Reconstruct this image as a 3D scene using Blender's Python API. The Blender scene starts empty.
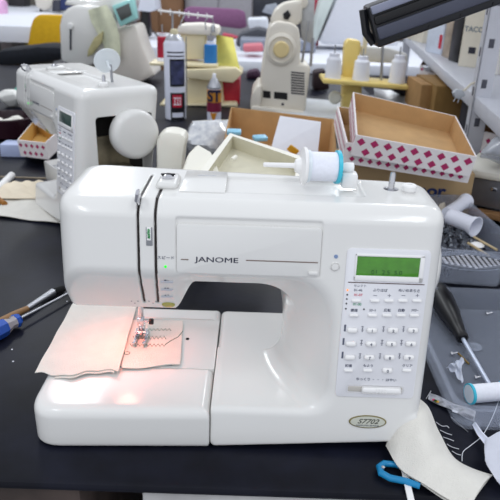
import bpy, bmesh, math, random
import numpy as np
import openvdb
from mathutils import Vector, Matrix, Euler
random.seed(7)
PI = math.pi
SC = bpy.context.scene
COL = SC.collection

# ------------------------------------------------------------------ camera geometry
FPX = 600.0
CAM = Vector((0.21, -0.48, 0.44))
_p, _r = math.radians(24.0), math.radians(1.9)
_f = Vector((0, math.cos(_p), -math.sin(_p)))
_rt = Vector((1, 0, 0)); _up = _rt.cross(_f)
_R = _rt*math.cos(_r) + _up*math.sin(_r)
_U = -_rt*math.sin(_r) + _up*math.cos(_r)
def ray(px, py): return _f + _R*((px-250)/FPX) + _U*((250-py)/FPX)
def T(px, py, z=0.0):
    d = ray(px, py); t = (z-CAM.z)/d.z; return CAM + d*t
def Y(px, py, y):
    d = ray(px, py); t = (y-CAM.y)/d.y; return CAM + d*t
cd = bpy.data.cameras.new('camera'); cam = bpy.data.objects.new('camera', cd); COL.objects.link(cam)
m = Matrix((_R, _U, -_f)).transposed().to_4x4(); m.translation = CAM
cam.matrix_world = m
cd.sensor_width = 36; cd.lens = 36*FPX/500; cd.clip_start = .01; cd.clip_end = 60
cd.dof.use_dof = True; cd.dof.focus_distance = .66; cd.dof.aperture_fstop = 13
SC.camera = cam

# ------------------------------------------------------------------ materials
MATS = {}
def rgb(h):
    h = h.lstrip('#'); c = [int(h[i:i+2], 16)/255 for i in (0, 2, 4)]
    return tuple((v/12.92 if v <= .04045 else ((v+.055)/1.055)**2.4) for v in c)+(1,)
def mat(name, col=None, rough=.5, metal=0, var=.05, scale=40, bump=0, bscale=200, emit=None, es=1, trans=0, alpha=1, coat=0, ior=1.45, spec=None):
    if name in MATS: return MATS[name]
    mt = bpy.data.materials.new(name); mt.use_nodes = True
    nt = mt.node_tree; b = nt.nodes['Principled BSDF']
    c = rgb(col) if isinstance(col, str) else tuple(col)+(1,)*(4-len(col))
    tc = nt.nodes.new('ShaderNodeTexCoord')
    if var > 0:
        n = nt.nodes.new('ShaderNodeTexNoise'); n.inputs['Scale'].default_value = scale; n.inputs['Detail'].default_value = 4
        nt.links.new(tc.outputs['Object'], n.inputs['Vector'])
        r = nt.nodes.new('ShaderNodeValToRGB')
        r.color_ramp.elements[0].position = .3; r.color_ramp.elements[1].position = .7
        r.color_ramp.elements[0].color = tuple(v*(1-var) for v in c[:3])+(1,)
        r.color_ramp.elements[1].color = tuple(min(1, v*(1+var)) for v in c[:3])+(1,)
        nt.links.new(n.outputs['Fac'], r.inputs['Fac']); nt.links.new(r.outputs['Color'], b.inputs['Base Color'])
    else: b.inputs['Base Color'].default_value = c
    b.inputs['Roughness'].default_value = rough; b.inputs['Metallic'].default_value = metal
    b.inputs['Transmission Weight'].default_value = trans; b.inputs['Alpha'].default_value = alpha
    b.inputs['Coat Weight'].default_value = coat; b.inputs['IOR'].default_value = ior
    if bump > 0:
        n2 = nt.nodes.new('ShaderNodeTexNoise'); n2.inputs['Scale'].default_value = bscale; n2.inputs['Detail'].default_value = 3
        nt.links.new(tc.outputs['Object'], n2.inputs['Vector'])
        bp = nt.nodes.new('ShaderNodeBump'); bp.inputs['Strength'].default_value = bump; bp.inputs['Distance'].default_value = .002
        nt.links.new(n2.outputs['Fac'], bp.inputs['Height']); nt.links.new(bp.outputs['Normal'], b.inputs['Normal'])
    if spec is not None: b.inputs['Specular IOR Level'].default_value = spec
    if emit:
        b.inputs['Emission Color'].default_value = rgb(emit); b.inputs['Emission Strength'].default_value = es
    MATS[name] = mt; return mt
def node(nt, t, **kw):
    n = nt.nodes.new(t)
    for k, v in kw.items():
        if k in n.inputs: n.inputs[k].default_value = v
        else: setattr(n, k, v)
    return n
WH = mat('white_plastic', '#e3e2df', .22, var=.01, scale=8, coat=.3)
WH2 = mat('white_button', '#f0efee', .35, var=0)
IV = mat('ivory_plastic', '#efece0', .4, var=.03, scale=12)
CRM = mat('cream_plastic', '#e8dcb8', .45, var=.04, scale=15)
YCR = mat('yellowed_plastic', '#e8cf7c', .45, var=.06, scale=10)
PGR = mat('panel_grey_white', '#e6e6ea', .4, var=.01)
INK = mat('grey_ink', '#5b5f70', .6, var=0)
DINK = mat('dark_ink', '#2b2b38', .5, var=0)
BLK = mat('black_plastic', '#0d0d11', .38, var=.1)
DARK = mat('dark_interior', '#1a1817', .8, var=.2)
CHR = mat('chrome', '#d0d0d4', .15, 1, var=.02)
STEEL = mat('steel', '#a9abb0', .35, 1, var=.08)
CARD = mat('cardboard', '#c6a070', .85, var=.08, scale=25, bump=.2)
CARD2 = mat('cardboard_brown', '#9f7a4c', .85, var=.12, scale=18, bump=.2)
MUS = mat('muslin_fabric', '#e4e1d9', .95, var=.03, scale=60, bump=.5, bscale=900)
THR = mat('white_thread', '#eef0f8', .8, var=.03, scale=300)

# ------------------------------------------------------------------ mesh builder
I4 = Matrix.Identity(4)
class MB:
    def __init__(s): s.bm = bmesh.new()
    def _fin(s, g, M): bmesh.ops.transform(s.bm, matrix=M, verts=g); return g
    def box(s, lo, hi, bev=0, M=I4, seg=2, mi=0):
        lo, hi = Vector(lo), Vector(hi); c = (lo+hi)/2; d = hi-lo
        r = bmesh.ops.create_cube(s.bm, size=1); v = r['verts']
        bmesh.ops.transform(s.bm, matrix=Matrix.Translation(c) @ Matrix.Diagonal((abs(d.x), abs(d.y), abs(d.z), 1)), verts=v)
        if bev > 0:
            e = list({e for q in v for e in q.link_edges})
            r = bmesh.ops.bevel(s.bm, geom=e, offset=bev, segments=seg, profile=.5, affect='EDGES')
            v = list({q for f in r['faces'] for q in f.verts} | {q for q in v if q.is_valid})
        s._fin(v, M)
        if mi:
            for f in {f for q in v for f in q.link_faces}: f.material_index = mi
        return s
    def prism(s, pts, a, b, axis='z', M=I4, bev=0):
        """pts 2-D polygon extruded along axis from a to b"""
        def mk(p, h):
            return {'z': (p[0], p[1], h), 'y': (p[0], h, p[1]), 'x': (h, p[0], p[1])}[axis]
        va = [s.bm.verts.new(mk(p, a)) for p in pts]; vb = [s.bm.verts.new(mk(p, b)) for p in pts]
        fs = [s.bm.faces.new(va), s.bm.faces.new(vb)]; n = len(pts)
        for i in range(n): fs.append(s.bm.faces.new((va[i], va[(i+1) % n], vb[(i+1) % n], vb[i])))
        v = va+vb
        bmesh.ops.recalc_face_normals(s.bm, faces=fs)
        if bev > 0:
            e = list({e for q in v for e in q.link_edges})
            r = bmesh.ops.bevel(s.bm, geom=e, offset=bev, segments=2, profile=.5, affect='EDGES')
            v = list({q for f in r['faces'] for q in f.verts} | {q for q in v if q.is_valid})
        s._fin(v, M); return s
    def lathe(s, prof, M=I4, n=32, cap=True, sx=1, sy=1):
        """prof list of (r,z) around local z"""
        rings = []
        for r, z in prof:
            if r < 1e-6: rings.append([s.bm.verts.new((0, 0, z))])
            else: rings.append([s.bm.verts.new((r*sx*math.cos(2*PI*i/n), r*sy*math.sin(2*PI*i/n), z)) for i in range(n)])
        fs = []
        for a, b in zip(rings, rings[1:]):
            for i in range(n):
                j = (i+1) % n
                if len(a) == 1 and len(b) == 1: continue
                if len(a) == 1: fs.append(s.bm.faces.new((a[0], b[j], b[i])))
                elif len(b) == 1: fs.append(s.bm.faces.new((a[i], a[j], b[0])))
                else: fs.append(s.bm.faces.new((a[i], a[j], b[j], b[i])))
        if cap:
            for rg, fl in ((rings[0], 1), (rings[-1], 0)):
                if len(rg) > 1: fs.append(s.bm.faces.new(rg[::-1] if fl else rg))
        bmesh.ops.recalc_face_normals(s.bm, faces=fs)
        s._fin([v for r in rings for v in r], M); return s
    def cyl(s, p0, p1, r0, r1=None, n=20, bev=0):
        p0, p1 = Vector(p0), Vector(p1); r1 = r0 if r1 is None else r1
        L = (p1-p0).length; M = Matrix.Translation(p0) @ (p1-p0).to_track_quat('Z', 'Y').to_matrix().to_4x4()
        pr = [(r0, 0), (r1, L)] if bev <= 0 else [(r0-bev, 0), (r0-bev*.3, bev*.3), (r0, bev), (r1, L-bev), (r1-bev*.3, L-bev*.3), (r1-bev, L)]
        return s.lathe(pr, M, n)
    def tube(s, pts, r, n=8, M=I4, flat=1):
        pts = [Vector(p) for p in pts]; rings = []; up = Vector((0, 0, 1))
        prev = None
        for i, p in enumerate(pts):
            d = (pts[min(i+1, len(pts)-1)]-pts[max(i-1, 0)])
            if d.length < 1e-9: d = Vector((1, 0, 0))
            d.normalize()
            a = d.cross(up) if prev is None else prev - d*prev.dot(d)
            if a.length < 1e-3: a = d.cross(Vector((0, 1, 0)))
            a.normalize(); b = d.cross(a); prev = a
            rr = r[i] if isinstance(r, (list, tuple)) else r
            rings.append([s.bm.verts.new(p+a*rr*math.cos(2*PI*k/n)+b*rr*flat*math.sin(2*PI*k/n)) for k in range(n)])
        fs = []
        for x, y in zip(rings, rings[1:]):
            for k in range(n): fs.append(s.bm.faces.new((x[k], x[(k+1) % n], y[(k+1) % n], y[k])))
        fs.append(s.bm.faces.new(rings[0])); fs.append(s.bm.faces.new(rings[-1]))
        bmesh.ops.recalc_face_normals(s.bm, faces=fs)
        s._fin([v for q in rings for v in q], M); return s
    def sheet(s, fn, nu, nv, th=0, M=I4):
        """fn(u,v)->Vector; closed thin sheet of thickness th"""
        g = [[Vector(fn(i/nu, j/nv)) for j in range(nv+1)] for i in range(nu+1)]
        def nrm(i, j):
            a = g[min(i+1, nu)][j]-g[max(i-1, 0)][j]; b = g[i][min(j+1, nv)]-g[i][max(j-1, 0)]
            q = a.cross(b); return q.normalized() if q.length > 1e-12 else Vector((0, 0, 1))
        A = [[s.bm.verts.new(g[i][j]) for j in range(nv+1)] for i in range(nu+1)]; fs = []
        for i in range(nu):
            for j in range(nv): fs.append(s.bm.faces.new((A[i][j], A[i+1][j], A[i+1][j+1], A[i][j+1])))
        vs = [v for r in A for v in r]
        if th:
            B = [[s.bm.verts.new(g[i][j]-nrm(i, j)*th) for j in range(nv+1)] for i in range(nu+1)]
            for i in range(nu):
                for j in range(nv): fs.append(s.bm.faces.new((B[i][j], B[i][j+1], B[i+1][j+1], B[i+1][j])))
            bd = [(i, 0) for i in range(nu)]+[(nu, j) for j in range(nv)]+[(i, nv) for i in range(nu, 0, -1)]+[(0, j) for j in range(nv, 0, -1)]
            for k in range(len(bd)):
                a, b = bd[k], bd[(k+1) % len(bd)]
                fs.append(s.bm.faces.new((A[b[0]][b[1]], A[a[0]][a[1]], B[a[0]][a[1]], B[b[0]][b[1]])))
            vs += [v for r in B for v in r]
        s._fin(vs, M); return s
    def text(s, t, size, M, ext=.0001, bold=0, shear=0, sx=1, align='CENTER'):
        cu = bpy.data.curves.new('t', 'FONT'); cu.body = t; cu.size = size; cu.extrude = ext; cu.align_x = align; cu.align_y = 'CENTER'
        cu.offset = bold; cu.shear = shear; cu.resolution_u = 3
        o = bpy.data.objects.new('t', cu); COL.objects.link(o)
        dg = bpy.context.evaluated_depsgraph_get(); me = bpy.data.meshes.new_from_object(o.evaluated_get(dg))
        me.transform(M @ Matrix.Diagonal((sx, 1, 1, 1))); s.bm.from_mesh(me)
        bpy.data.objects.remove(o); bpy.data.curves.remove(cu); bpy.data.meshes.remove(me); return s
    def mesh(s, name, mats, smooth=True, ang=35):
        me = bpy.data.meshes.new(name); s.bm.to_mesh(me); s.bm.free()
        for q in (mats if isinstance(mats, (list, tuple)) else [mats]): me.materials.append(q)
        if smooth and len(me.polygons):
            me.shade_smooth(); me.set_sharp_from_angle(angle=math.radians(ang))
        return me
    def build(s, name, mats, parent=None, loc=None, smooth=True, ang=35, label=None, rot=None):
        o = bpy.data.objects.new(name, s.mesh(name, mats, smooth, ang)); COL.objects.link(o)
        if parent: o.parent = parent
        if loc is not None: o.location = loc
        if rot is not None: o.rotation_euler = rot
        if label: o['label'] = label
        return o
def tag(o, label, cat, group=None, kind=None):
    o['label'] = label; o['category'] = cat
    if group: o['group'] = group
    if kind: o['kind'] = kind
    return o
def thing(name, label, cat, loc=(0, 0, 0), rz=0, group=None):
    o = bpy.data.objects.new(name, None); COL.objects.link(o); o.location = loc; o.rotation_euler = (0, 0, rz)
    o.empty_display_size = .02
    return tag(o, label, cat, group)
def struct(o): o['kind'] = 'structure'; return o
def copy_tree(o, parent=None):
    c = o.copy(); COL.objects.link(c); c.parent = parent
    for ch in [q for q in o.children]: copy_tree(ch, c)
    return c
def basis(o, x, y, z):
    M = Matrix((x, y, z)).transposed().to_4x4(); M.translation = Vector(o); return M

# ------------------------------------------------------------------ signed distance modelling
def smax(a, b, k):
    h = np.maximum(k-np.abs(a-b), 0)/k; return np.maximum(a, b)+h*h*k*.25
def smin(a, b, k): return -smax(-a, -b, k)
def sbox(x, y, z, lo, hi, r):
    q = [np.abs(v-(l+h)/2)-((h-l)/2-r) for v, l, h in zip((x, y, z), lo, hi)]
    return np.sqrt(sum(np.maximum(v, 0)**2 for v in q))+np.minimum(np.maximum(np.maximum(q[0], q[1]), q[2]), 0)-r
def sdf_mesh(name, f, lo, hi, h, mats):
    ax = [np.arange(l-2*h, u+3*h, h, dtype=np.float32) for l, u in zip(lo, hi)]
    x, y, z = np.meshgrid(*ax, indexing='ij', sparse=True)
    v = f(x, y, z)+x*0+y*0+z*0
    v = np.clip(v, -3*h, 3*h).astype(np.float32)
    g = openvdb.FloatGrid(float(3*h)); g.copyFromArray(np.ascontiguousarray(v))
    P, Tt, Q = g.convertToPolygons(isovalue=0.0, adaptivity=0.0)
    P = P*h+np.array([a[0] for a in ax]); P = P.astype(np.float32)
    a, b, c, d = (P[Q[:, i]] for i in range(4))
    if np.einsum('ij,ij->i', a, np.cross(b-a, c-a)+0*a).sum()+np.einsum('ij,ij->i', a, np.cross(c-a, d-a)).sum() < 0: Q = Q[:, ::-1]
    me = bpy.data.meshes.new(name)
    me.vertices.add(len(P)); me.vertices.foreach_set('co', P.ravel())
    n = len(Q); me.loops.add(n*4); me.polygons.add(n)
    me.loops.foreach_set('vertex_index', np.ascontiguousarray(Q).astype(np.int32).ravel())
    me.polygons.foreach_set('loop_start', np.arange(0, n*4, 4, dtype=np.int32))
    me.update(calc_edges=True); me.validate()
    for q in (mats if isinstance(mats, (list, tuple)) else [mats]): me.materials.append(q)
    me.shade_smooth(); return me
def obj(name, me, parent=None):
    o = bpy.data.objects.new(name, me); COL.objects.link(o); o.parent = parent; return o
def sst(a, b, x): t = np.clip((x-a)/(b-a), 0, 1); return t*t*(3-2*t)
# ------------------------------------------------------------------ the sewing machine model
LEAN = .115
def machine_body(cavity):
    def f(x, y, z):
        yp = y-LEAN*z
        under = np.where(x < .144, 0, 1)
        w = sst(.134, .156, x)
        ch = np.maximum(.06-y, 0)
        under = (1-w)*(.131+ch*1.5)+w*(.163+ch*.68)
        front = -yp*.993; back = yp-(.150 if cavity else (.127-.085*(x-.036)))
        top = z-.257
        s = smax(front, .0275-x, .036)
        s = smax(s, x-.390, .022)
        s = smax(s, back, .02)
        s = smax(s, top, .016)
        s = smax(s, -.62*(y-.0285)+.785*(z-.2475), .004)
        s = smax(s, .004+.012*np.clip((x-.175)/.2, 0, 1)-z, .008)
        t = np.clip(yp/.11, 0, 1)
        wall = .249+.046*(1-t)**2
        cut = smax(x-wall, (z-under)*.75, .05)
        fl = np.where(x > .1755, .0495, -1)
        cut = smax(cut, fl-.0005-z, .03)
        s = smax(s, -cut, .007)
        # bed behind and below the arm
        bed = smax(np.maximum(.1757-x, x-.386), np.maximum(-yp*.993, y-.204), .006)
        bed = smax(bed, z-.0495, .008)
        bed = smax(bed, .003+.013*np.clip((x-.175)/.2, 0, 1)-z, .004)
        s = np.minimum(s, bed)
        # grooves for the thread
        for gx in (.1070, .1228):
            gxx = gx-np.maximum(.19-z, 0)*(.05 if gx < .11 else .09)
            g = np.maximum(np.abs(x-gxx)-.0012, np.maximum(y-.115, .14-z))
            gd = np.maximum(-(s+.007), 0)*0
            s = np.where((g < .0015) & (s > -.008), np.maximum(s, -np.maximum(g, -(s+.0045))), s)
        # recess round the front name panel
        pr = sbox(x, yp, z, (.141, -.02, .190), (.2765, .0022, .2445), .003)
        s = np.maximum(s, -pr)
        # spool recess on top
        sr = sbox(x, y, z, (.172, .066, .2535), (.318, .118, .29), .004)
        s = smax(s, -sr, .002)
        if cavity:
            cv = sbox(x, y, z, (.345, .055, .02), (.41, .160, .212), .006)
            s = np.maximum(s, -cv)
        return s
    return sdf_mesh('body', f, (.02, -.002, 0), (.392, .206, .26), .00125, [WH])
def ext_table():
    def f(x, y, z):
        s = smax(-.006-x, -.008*np.clip((.175-x)/.18, 0, 1)-y, .03)
        s = smax(s, y-.207, .03); s = np.maximum(s, x-.1748)
        s = smax(s, z-.0495, .012); s = smax(s, .002-z, .006)
        c = np.maximum(np.maximum(.03-x, np.maximum(.0702-y, y-.1768)), -1)
        s = np.maximum(s, -c)
        return s
    return sdf_mesh('extension_table', f, (-.02, -.015, 0), (.18, .205, .055), .00125, [WH])
def F(u, s, n=0):            # a point on the leaning front face: across, up, out
    k = 1/math.sqrt(1+LEAN*LEAN)
    return Vector((u, LEAN*k*s-n*k, s*k+n*LEAN*k))
_k = 1/math.sqrt(1+LEAN*LEAN)
FM = basis((0, 0, 0), (1, 0, 0), (0, LEAN*_k, _k), (0, -_k, LEAN*_k))
def FP(px, py):
    d = ray(px, py); t = (LEAN*CAM.z-CAM.y)/(d.y-LEAN*d.z); p = CAM+d*t; return p.x, p.z/_k
_cn = Vector((0, -.057, -.038)).normalized(); _cu = Vector((0, -.038, .057)).normalized()
CO = Vector((0, .06, .131))
CM = basis(CO, (1, 0, 0), _cu, _cn)
def CP(px, py):
    d = ray(px, py); t = (CO-CAM).dot(_cn)/d.dot(_cn); p = CAM+d*t; return p.x, (p-CO).dot(_cu)
def at(M, u, s, n=0): return M @ Matrix.Translation((u, s, n))

GREEN = mat('lcd_green', '#46881f', .12, var=.12, scale=120, emit='#2f9a14', es=.02, coat=.6)
LCDOFF = mat('lcd_off', '#3f544e', .15, var=.05)
def rrect(x0, y0, x1, y1, r, n=6):
    out = []
    for cx, cy, a in ((x1-r, y0+r, -PI/2), (x1-r, y1-r, 0), (x0+r, y1-r, PI/2), (x0+r, y0+r, PI)):
        out += [(cx+r*math.cos(a+PI/2*k/n), cy+r*math.sin(a+PI/2*k/n)) for k in range(n+1)]
    return out
def make_machine(root, second=False):
    b = obj('body', machine_body(second), root)
    if not second: obj('extension_table', ext_table(), root)
    # free arm with hook cover
    fa = MB().box((.031, .071, .006), (.1748, .1760, .0495), .0012)
    fao = fa.build('free_arm', WH, root)
    q = MB().box((.075, .0735, .0490), (.128, .172, .0501), .0004); q.build('needle_plate', mat('plate_steel', '#c9cacc', .3, 1, var=.05), fao, label='bright steel needle plate')
    MB().lathe([(.0022, 0), (.0022, .0008), (0, .0008)], Matrix.Translation((.139, .13, .0492)), 16).build('release_hole', DARK, fao, label='small dark round hole')
    # slots
    for gx in (.1070, .1228):
        sl = MB()
        kx = -.05 if gx < .11 else -.09
        path = [Vector((gx, .112, .2545)), Vector((gx, .045, .2545)), Vector((gx, .0335, .246)), Vector((gx, .0255, .191)), Vector((gx+kx*.058, .0625, .133))]
        for a, c in zip(path, path[1:]):
            d = (c-a); L = d.length; z = d.normalized(); nrm = Vector((1, 0, 0)).cross(z); nrm.normalize()
            xx = nrm.cross(z) if False else (Vector((1, 0, 0))-z*z.x).normalized()
            yy = z.cross(xx)
            sl.box((-.0011, -.0015, -.0006), (.0011, .0015, L+.0006), M=basis(a, xx, yy, z))
        sl.build('thread_slot', mat('slot_dark', '#1c1210', .5, var=.3), root, label='dark curved thread slot')
    # take-up lever
    lv = MB()
    p = Vector((.1070, .034, .262))
    lv.tube([p+Vector((0, .012, -.012)), p+Vector((0, .004, .001)), p+Vector((.001, -.004, .005)), p+Vector((.001, -.009, .003)), p+Vector((0, -.008, -.003)), p+Vector((0, -.002, -.008))], .0017, 8)
    lv.box((-.0012, -.0005, -.010), (.0012, .005, .004), .0006, Matrix.Translation(p))
    lv.build('take_up_lever', CHR, root, label='polished metal take-up lever')
    # name panel
    pn = MB().prism(rrect(.1425, .1925, .2752, .2395, .003), -.004, .0006, 'z', FM, .0004)
    pno = pn.build('front_panel', WH, root)
    _u, _s = FP(217, 260); t = MB().text('JANOME', .0070, at(FM, _u-.00012, _s, .0007), .0001, 0, sx=1.5).text('JANOME', .0070, at(FM, _u+.00012, _s+.0001, .0007), .0001, 0, sx=1.5)
    t.build('brand_lettering', mat('brand_ink', '#3d3f55', .4, var=0), pno, label='dark blue raised lettering')
    for a, c in (((181, 259.3), (188.5, 259.3)), ((246, 260.6), (318, 262.0))):
        t = MB(); u0, s0 = FP(*a); u1, s1 = FP(*c); t.box((u0, (s0+s1)/2-.00045, .0004), (u1, (s0+s1)/2+.00045, .0009), M=FM)
        t.build('trim_line', mat('trim_brown', '#6e5a50', .4, var=0), pno, label='thin brown stripe either side of the lettering')
    u, s = FP(313, 272.5); MB().box((u-.0045, s-.0018, -.001), (u+.0045, s+.0018, .0035), .0012, FM).build('panel_latch', WH, pno)
    # tension dial window
    u, s = FP(149.3, 236.5)
    td = MB().box((u-.0030, s-.0088, -.001), (u+.0030, s+.0088, .0006), .0004, FM)
    tdo = td.build('tension_dial', mat('dial_grey', '#8b8d92', .4, var=0), root)
    u, s = FP(149, 234.5)
    MB().box((u-.0019, s-.0055, .0005), (u+.0019, s+.0075, .0011), .0003, FM).build('dial_wheel', WH2, tdo)
    t = MB()
    for k in range(5): t.box((u-.0011, s-.0030+k*.0015, .001), (u+.0011, s-.0021+k*.0015, .0013), M=FM)
    t.box((u-.0004, s-.003, .001), (u+.0004, s+.005, .0013), M=FM)
    t.text('AUTO', .0034, at(FM, u, s+.001, .0012) @ Matrix.Rotation(PI/2, 4, 'Z'), .0001, .0001)
    t.build('dial_mark', mat('mark_green', '#179a4c', .4, var=0), tdo, label='green marking')
    # start lamp + lettering
    t = MB().text('スピード', .0036, at(FM, *FP(165.8, 257.8), .0003), .0001, sx=1.15).build('panel_lettering', INK, root)
    u, s = FP(165.5, 266.5)
    MB().lathe([(.0012, -.001), (.0012, .0008), (.0006, .0013), (0, .0014)], at(FM, u, s), 14).build('pilot_lamp', mat('pilot_green', '#12b31f', .3, var=0, emit='#18c020', es=1.2), root)
    # three function keys on the chin and the olive button
    for k, py in enumerate((281.8, 289.5, 296.5)):
        u, s = CP(167, py); kk = MB().box((u-.0058, s-.0016, -.001), (u+.0058, s+.0016, .0011), .0007, CM).build('function_key', mat('key_grey', '#c3c6ce', .4, var=0), root)
        MB().text('返し' if k == 0 else '止め' if k == 1 else '上下', .0026, at(CM, u, s+.0029, .0002), .0001).build('key_lettering', INK, kk)
    u, s = CP(168.5, 304.2)
    MB().lathe([(.0066, -.002), (.0066, .001), (.0058, .0018), (0, .0022)], at(CM, u, s), 32, sx=1, sy=.62).build('start_stop_button', mat('olive_button', '#a6a24e', .3, var=.03), root, label='olive green oval start button')
    t = MB()
    for (a, c) in ((135, 303), (131.5, 301), (138, 301), (153, 303), (149, 301), (156, 301.5)):
        u, s = CP(a, c); t.box((u-.0005, s-.0005, 0), (u+.0005, s+.0005, .0004), M=CM)
    t.build('threading_marks', INK, root)
    # contrast knob
    u, s = FP(335, 266.5)
    MB().lathe([(.0046, -.001), (.0046, .0004), (.0040, .0009), (.0037, .0002), (.0034, .0002), (.0032, .0016), (0, .0018)], at(FM, u, s), 28).build('contrast_knob', WH, root)
    u, s = FP(336, 256.5)
    MB().lathe([(.0019, 0), (.0019, .0004), (0, .0004)], at(FM, u, s), 16).build('contrast_symbol', mat('symbol_blue', '#7d93b8', .5, var=0), root)
    # control panel
    uL, s1 = FP(355.5, 248); uR, _ = FP(437, 249); _, s0 = FP(345, 396)
    uL = .2993; uR = .3768
    cp = MB(); r = .004
    cp.prism(rrect(uL, s0, uR, s1, .0045), -.003, .0011, 'z', FM, .0005)
    cpo = cp.build('control_panel', PGR, root)
    # lcd bezel (sunk look: a raised rim round a dark green screen)
    bu0, bs0 = FP(354.5, 277); bu1, bs1 = FP(421, 254)
    bu0, bs0, bu1, bs1 = FP(354.5, 268)[0], FP(390, 281)[1], FP(423.5, 268)[0], FP(390, 254.3)[1]
    bz = MB()
    for lo, hi in (((bu0, bs1-.0022), (bu1, bs1)), ((bu0, bs0), (bu1, bs0+.0052)), ((bu0, bs0), (bu0+.0016, bs1)), ((bu1-.0042, bs0), (bu1, bs1))):
        bz.box((lo[0], lo[1], .0), (hi[0], hi[1], .0024), .0007, FM)
    bzo = bz.build('display_frame', WH2, cpo)
    sc = MB().box((bu0+.0012, bs0+.0050, .0006), (bu1-.0040, bs1-.0020, .0015), .0002, FM)
    sco = sc.build('display_screen', LCDOFF if second else GREEN, cpo, label='dark unlit display' if second else 'lit green display')
    if not second:
        t = MB().text('01  2.5  5.0', .0058, at(FM, (bu0+bu1)/2-.002, bs0+.0085, .0016), .00005, sx=1.1)
        t.build('screen_digits', mat('lcd_digit', '#1f5a18', .5, var=0), sco)
    _, sl = FP(400, 283.5)
    MB().box((uL+.003, sl-.0004, .001), (uR-.003, sl+.0004, .0013), M=FM).build('divider_line', mat('divider_brown', '#4a2f2c', .5, var=0), cpo, label='thin dark line below the display')
    # keys
    small = MB().box((-.0044, -.0014, -.001), (.0044, .0014, .0022), .0011, seg=3).mesh('small_key', WH2)
    pill = MB().box((-.0052, -.0027, -.001), (.0052, .0027, .0028), .0022, seg=4).mesh('round_key', WH2)
    rows = [(300, [356, 374.5, 388.5, 402.5, 416.5], 'sssss'), (314.5, [353.5, 372, 386.5, 400.5, 414], 'sssss'),
            (329.5, [352, 371.5, 392.5, 412.5], 'pppp'), (343, [350.5, 370.5, 391, 410.5], 'pppp'),
            (356.5, [349.5, 369, 389, 408.5], 'pppp'), (369.5, [348, 367.5, 387, 406.5], 'ssps')]
    dig = iter('1234567890')
    names = {0: ['', 'ー', '＋', 'ー', '＋'], 1: ['模様', 'ｽﾀｰﾄ', '反転', '自動', 'ﾒﾓﾘｰ'], 5: ['記憶', 'もよう', '', 'クリア']}
    lt = MB()
    for ri, (py, xs, ty) in enumerate(rows):
        for ci, (px, k) in enumerate(zip(xs, ty)):
            u, s = FP(px, py)
            o = obj('panel_key', small if k == 's' else pill, cpo); o.matrix_local = at(FM, u, s, .0011)
            if k == 'p' and ci > 0 or (ri == 5 and ci == 2):
                d = next(dig, None)
                if d:
                    MB().text(d, .0042, at(I4, 0, 0, .0029), .00005, .0001).build('key_digit', INK, o)
            nm = names.get(ri, [''] * 5)[ci] if ri in names else ''
            if nm: lt.text(nm, .0034 if ri else .0044, at(FM, u, s+.0046, .0012), .0001, .00004)
            if ri in (2, 3, 4):
                if ci == 0:
                    a, c = FP(px-7.2, py-2); lt.box((a-.0009, c-.0035, .001), (a+.0009, c+.0035, .0013), M=FM)
                else:
                    a, c = FP(px-9.0, py-1)
                    for q in range(4):
                        lt.box((a-.0009-(q % 2)*.0006, c-.003+q*.0017, .001), (a+.0004+(q % 2)*.0006, c-.0025+q*.0017, .0013), M=FM)
                    lt.box((a-.0004, c-.003, .001), (a, c+.003, .0013), M=FM)
    lt.text('ふりはば', .0034, at(FM, *FP(380, 290), .0012), .0001, .00004)
    lt.text('ぬいめあらさ', .0034, at(FM, *FP(409, 290.3), .0012), .0001, .00004)
    lt.text('セレクト', .0030, at(FM, *FP(360, 285.5), .0012), .0001)
    lt.text('01-46', .0034, at(FM, *FP(358, 289.8), .0012), .0001, .00004)
    lt.text('ゆっくり ・ ・ ・ はやい', .0036, at(FM, *FP(376, 379.2), .0012), .0001, .00004)
    lt.build('key_lettering', INK, cpo)
    MB().text('01-07', .0034, at(FM, *FP(358, 294.6), .0012), .0001, .00004).build('red_lettering', mat('ink_red', '#c8475c', .5, var=0), cpo, label='red lettering')
    MB().text('01-30', .0034, at(FM, *FP(357, 303.9), .0012), .0001, .00004).build('green_lettering', mat('ink_green', '#3d9a70', .5, var=0), cpo, label='green lettering')
    for i, (px, py) in enumerate(((347.3, 289.6), (347, 294.2), (346.6, 298.5), (346.2, 303), (345.7, 308.2), (363.7, 308.7))):
        MB().lathe([(.0008, -.0005), (.0008, .0004), (0, .0007)], at(FM, *FP(px, py), .0011), 12).build('indicator_lamp', mat('lamp_orange', '#ff8a1a', .3, var=0, emit='#ff7a10', es=1) if i == 0 and not second else BLK, cpo, label='lit orange indicator' if i == 0 and not second else None)
    # speed slider
    a, s = FP(346.5, 388); c, _ = FP(403.5, 388)
    tr = MB()
    tr.box((a, s-.0042, -.001), (c, s+.0042, .0015), .0024, FM, seg=4)
    tro = tr.build('slider_track', mat('track_grey', '#bdb9b2', .5, var=0), cpo, label='grey recessed track')
    a, _ = FP(361, 388); c, _ = FP(401, 388)
    kb = MB().box((a, s-.0037, .0005), (c, s+.0037, .0045), .0030, FM, seg=4)
    for q in range(4): kb.box(((a+c)/2-.0055+q*.003, s-.0025, .004), ((a+c)/2-.0042+q*.003, s+.0025, .0052), .0004, FM)
    kb.build('slider_knob', WH2, tro)
    # badge
    u, s = FP(367.5, 421.5)
    bd = MB().lathe([(.0190, -.002), (.0190, .0008), (.0175, .0011), (.0175, .0007), (0, .0007)], at(FM, u, s), 48, sx=1, sy=.385)
    bdo = bd.build('badge', mat('badge_gold', '#857c52', .35, .4, var=.02), root, label='oval badge with gold rim')
    MB().lathe([(.0175, 0), (.0175, .0009), (0, .0010)], at(FM, u, s), 48, sx=1, sy=.36).build('badge_plate', mat('badge_plate', '#cfd0c2', .3, .2, var=.02), bdo)
    MB().text('S7702', .0075, at(FM, u, s+.0005, .0011), .0001, .00006, shear=.4, sx=1.15).build('badge_lettering', mat('badge_ink', '#4c4d45', .5, var=0), bdo)
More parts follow.
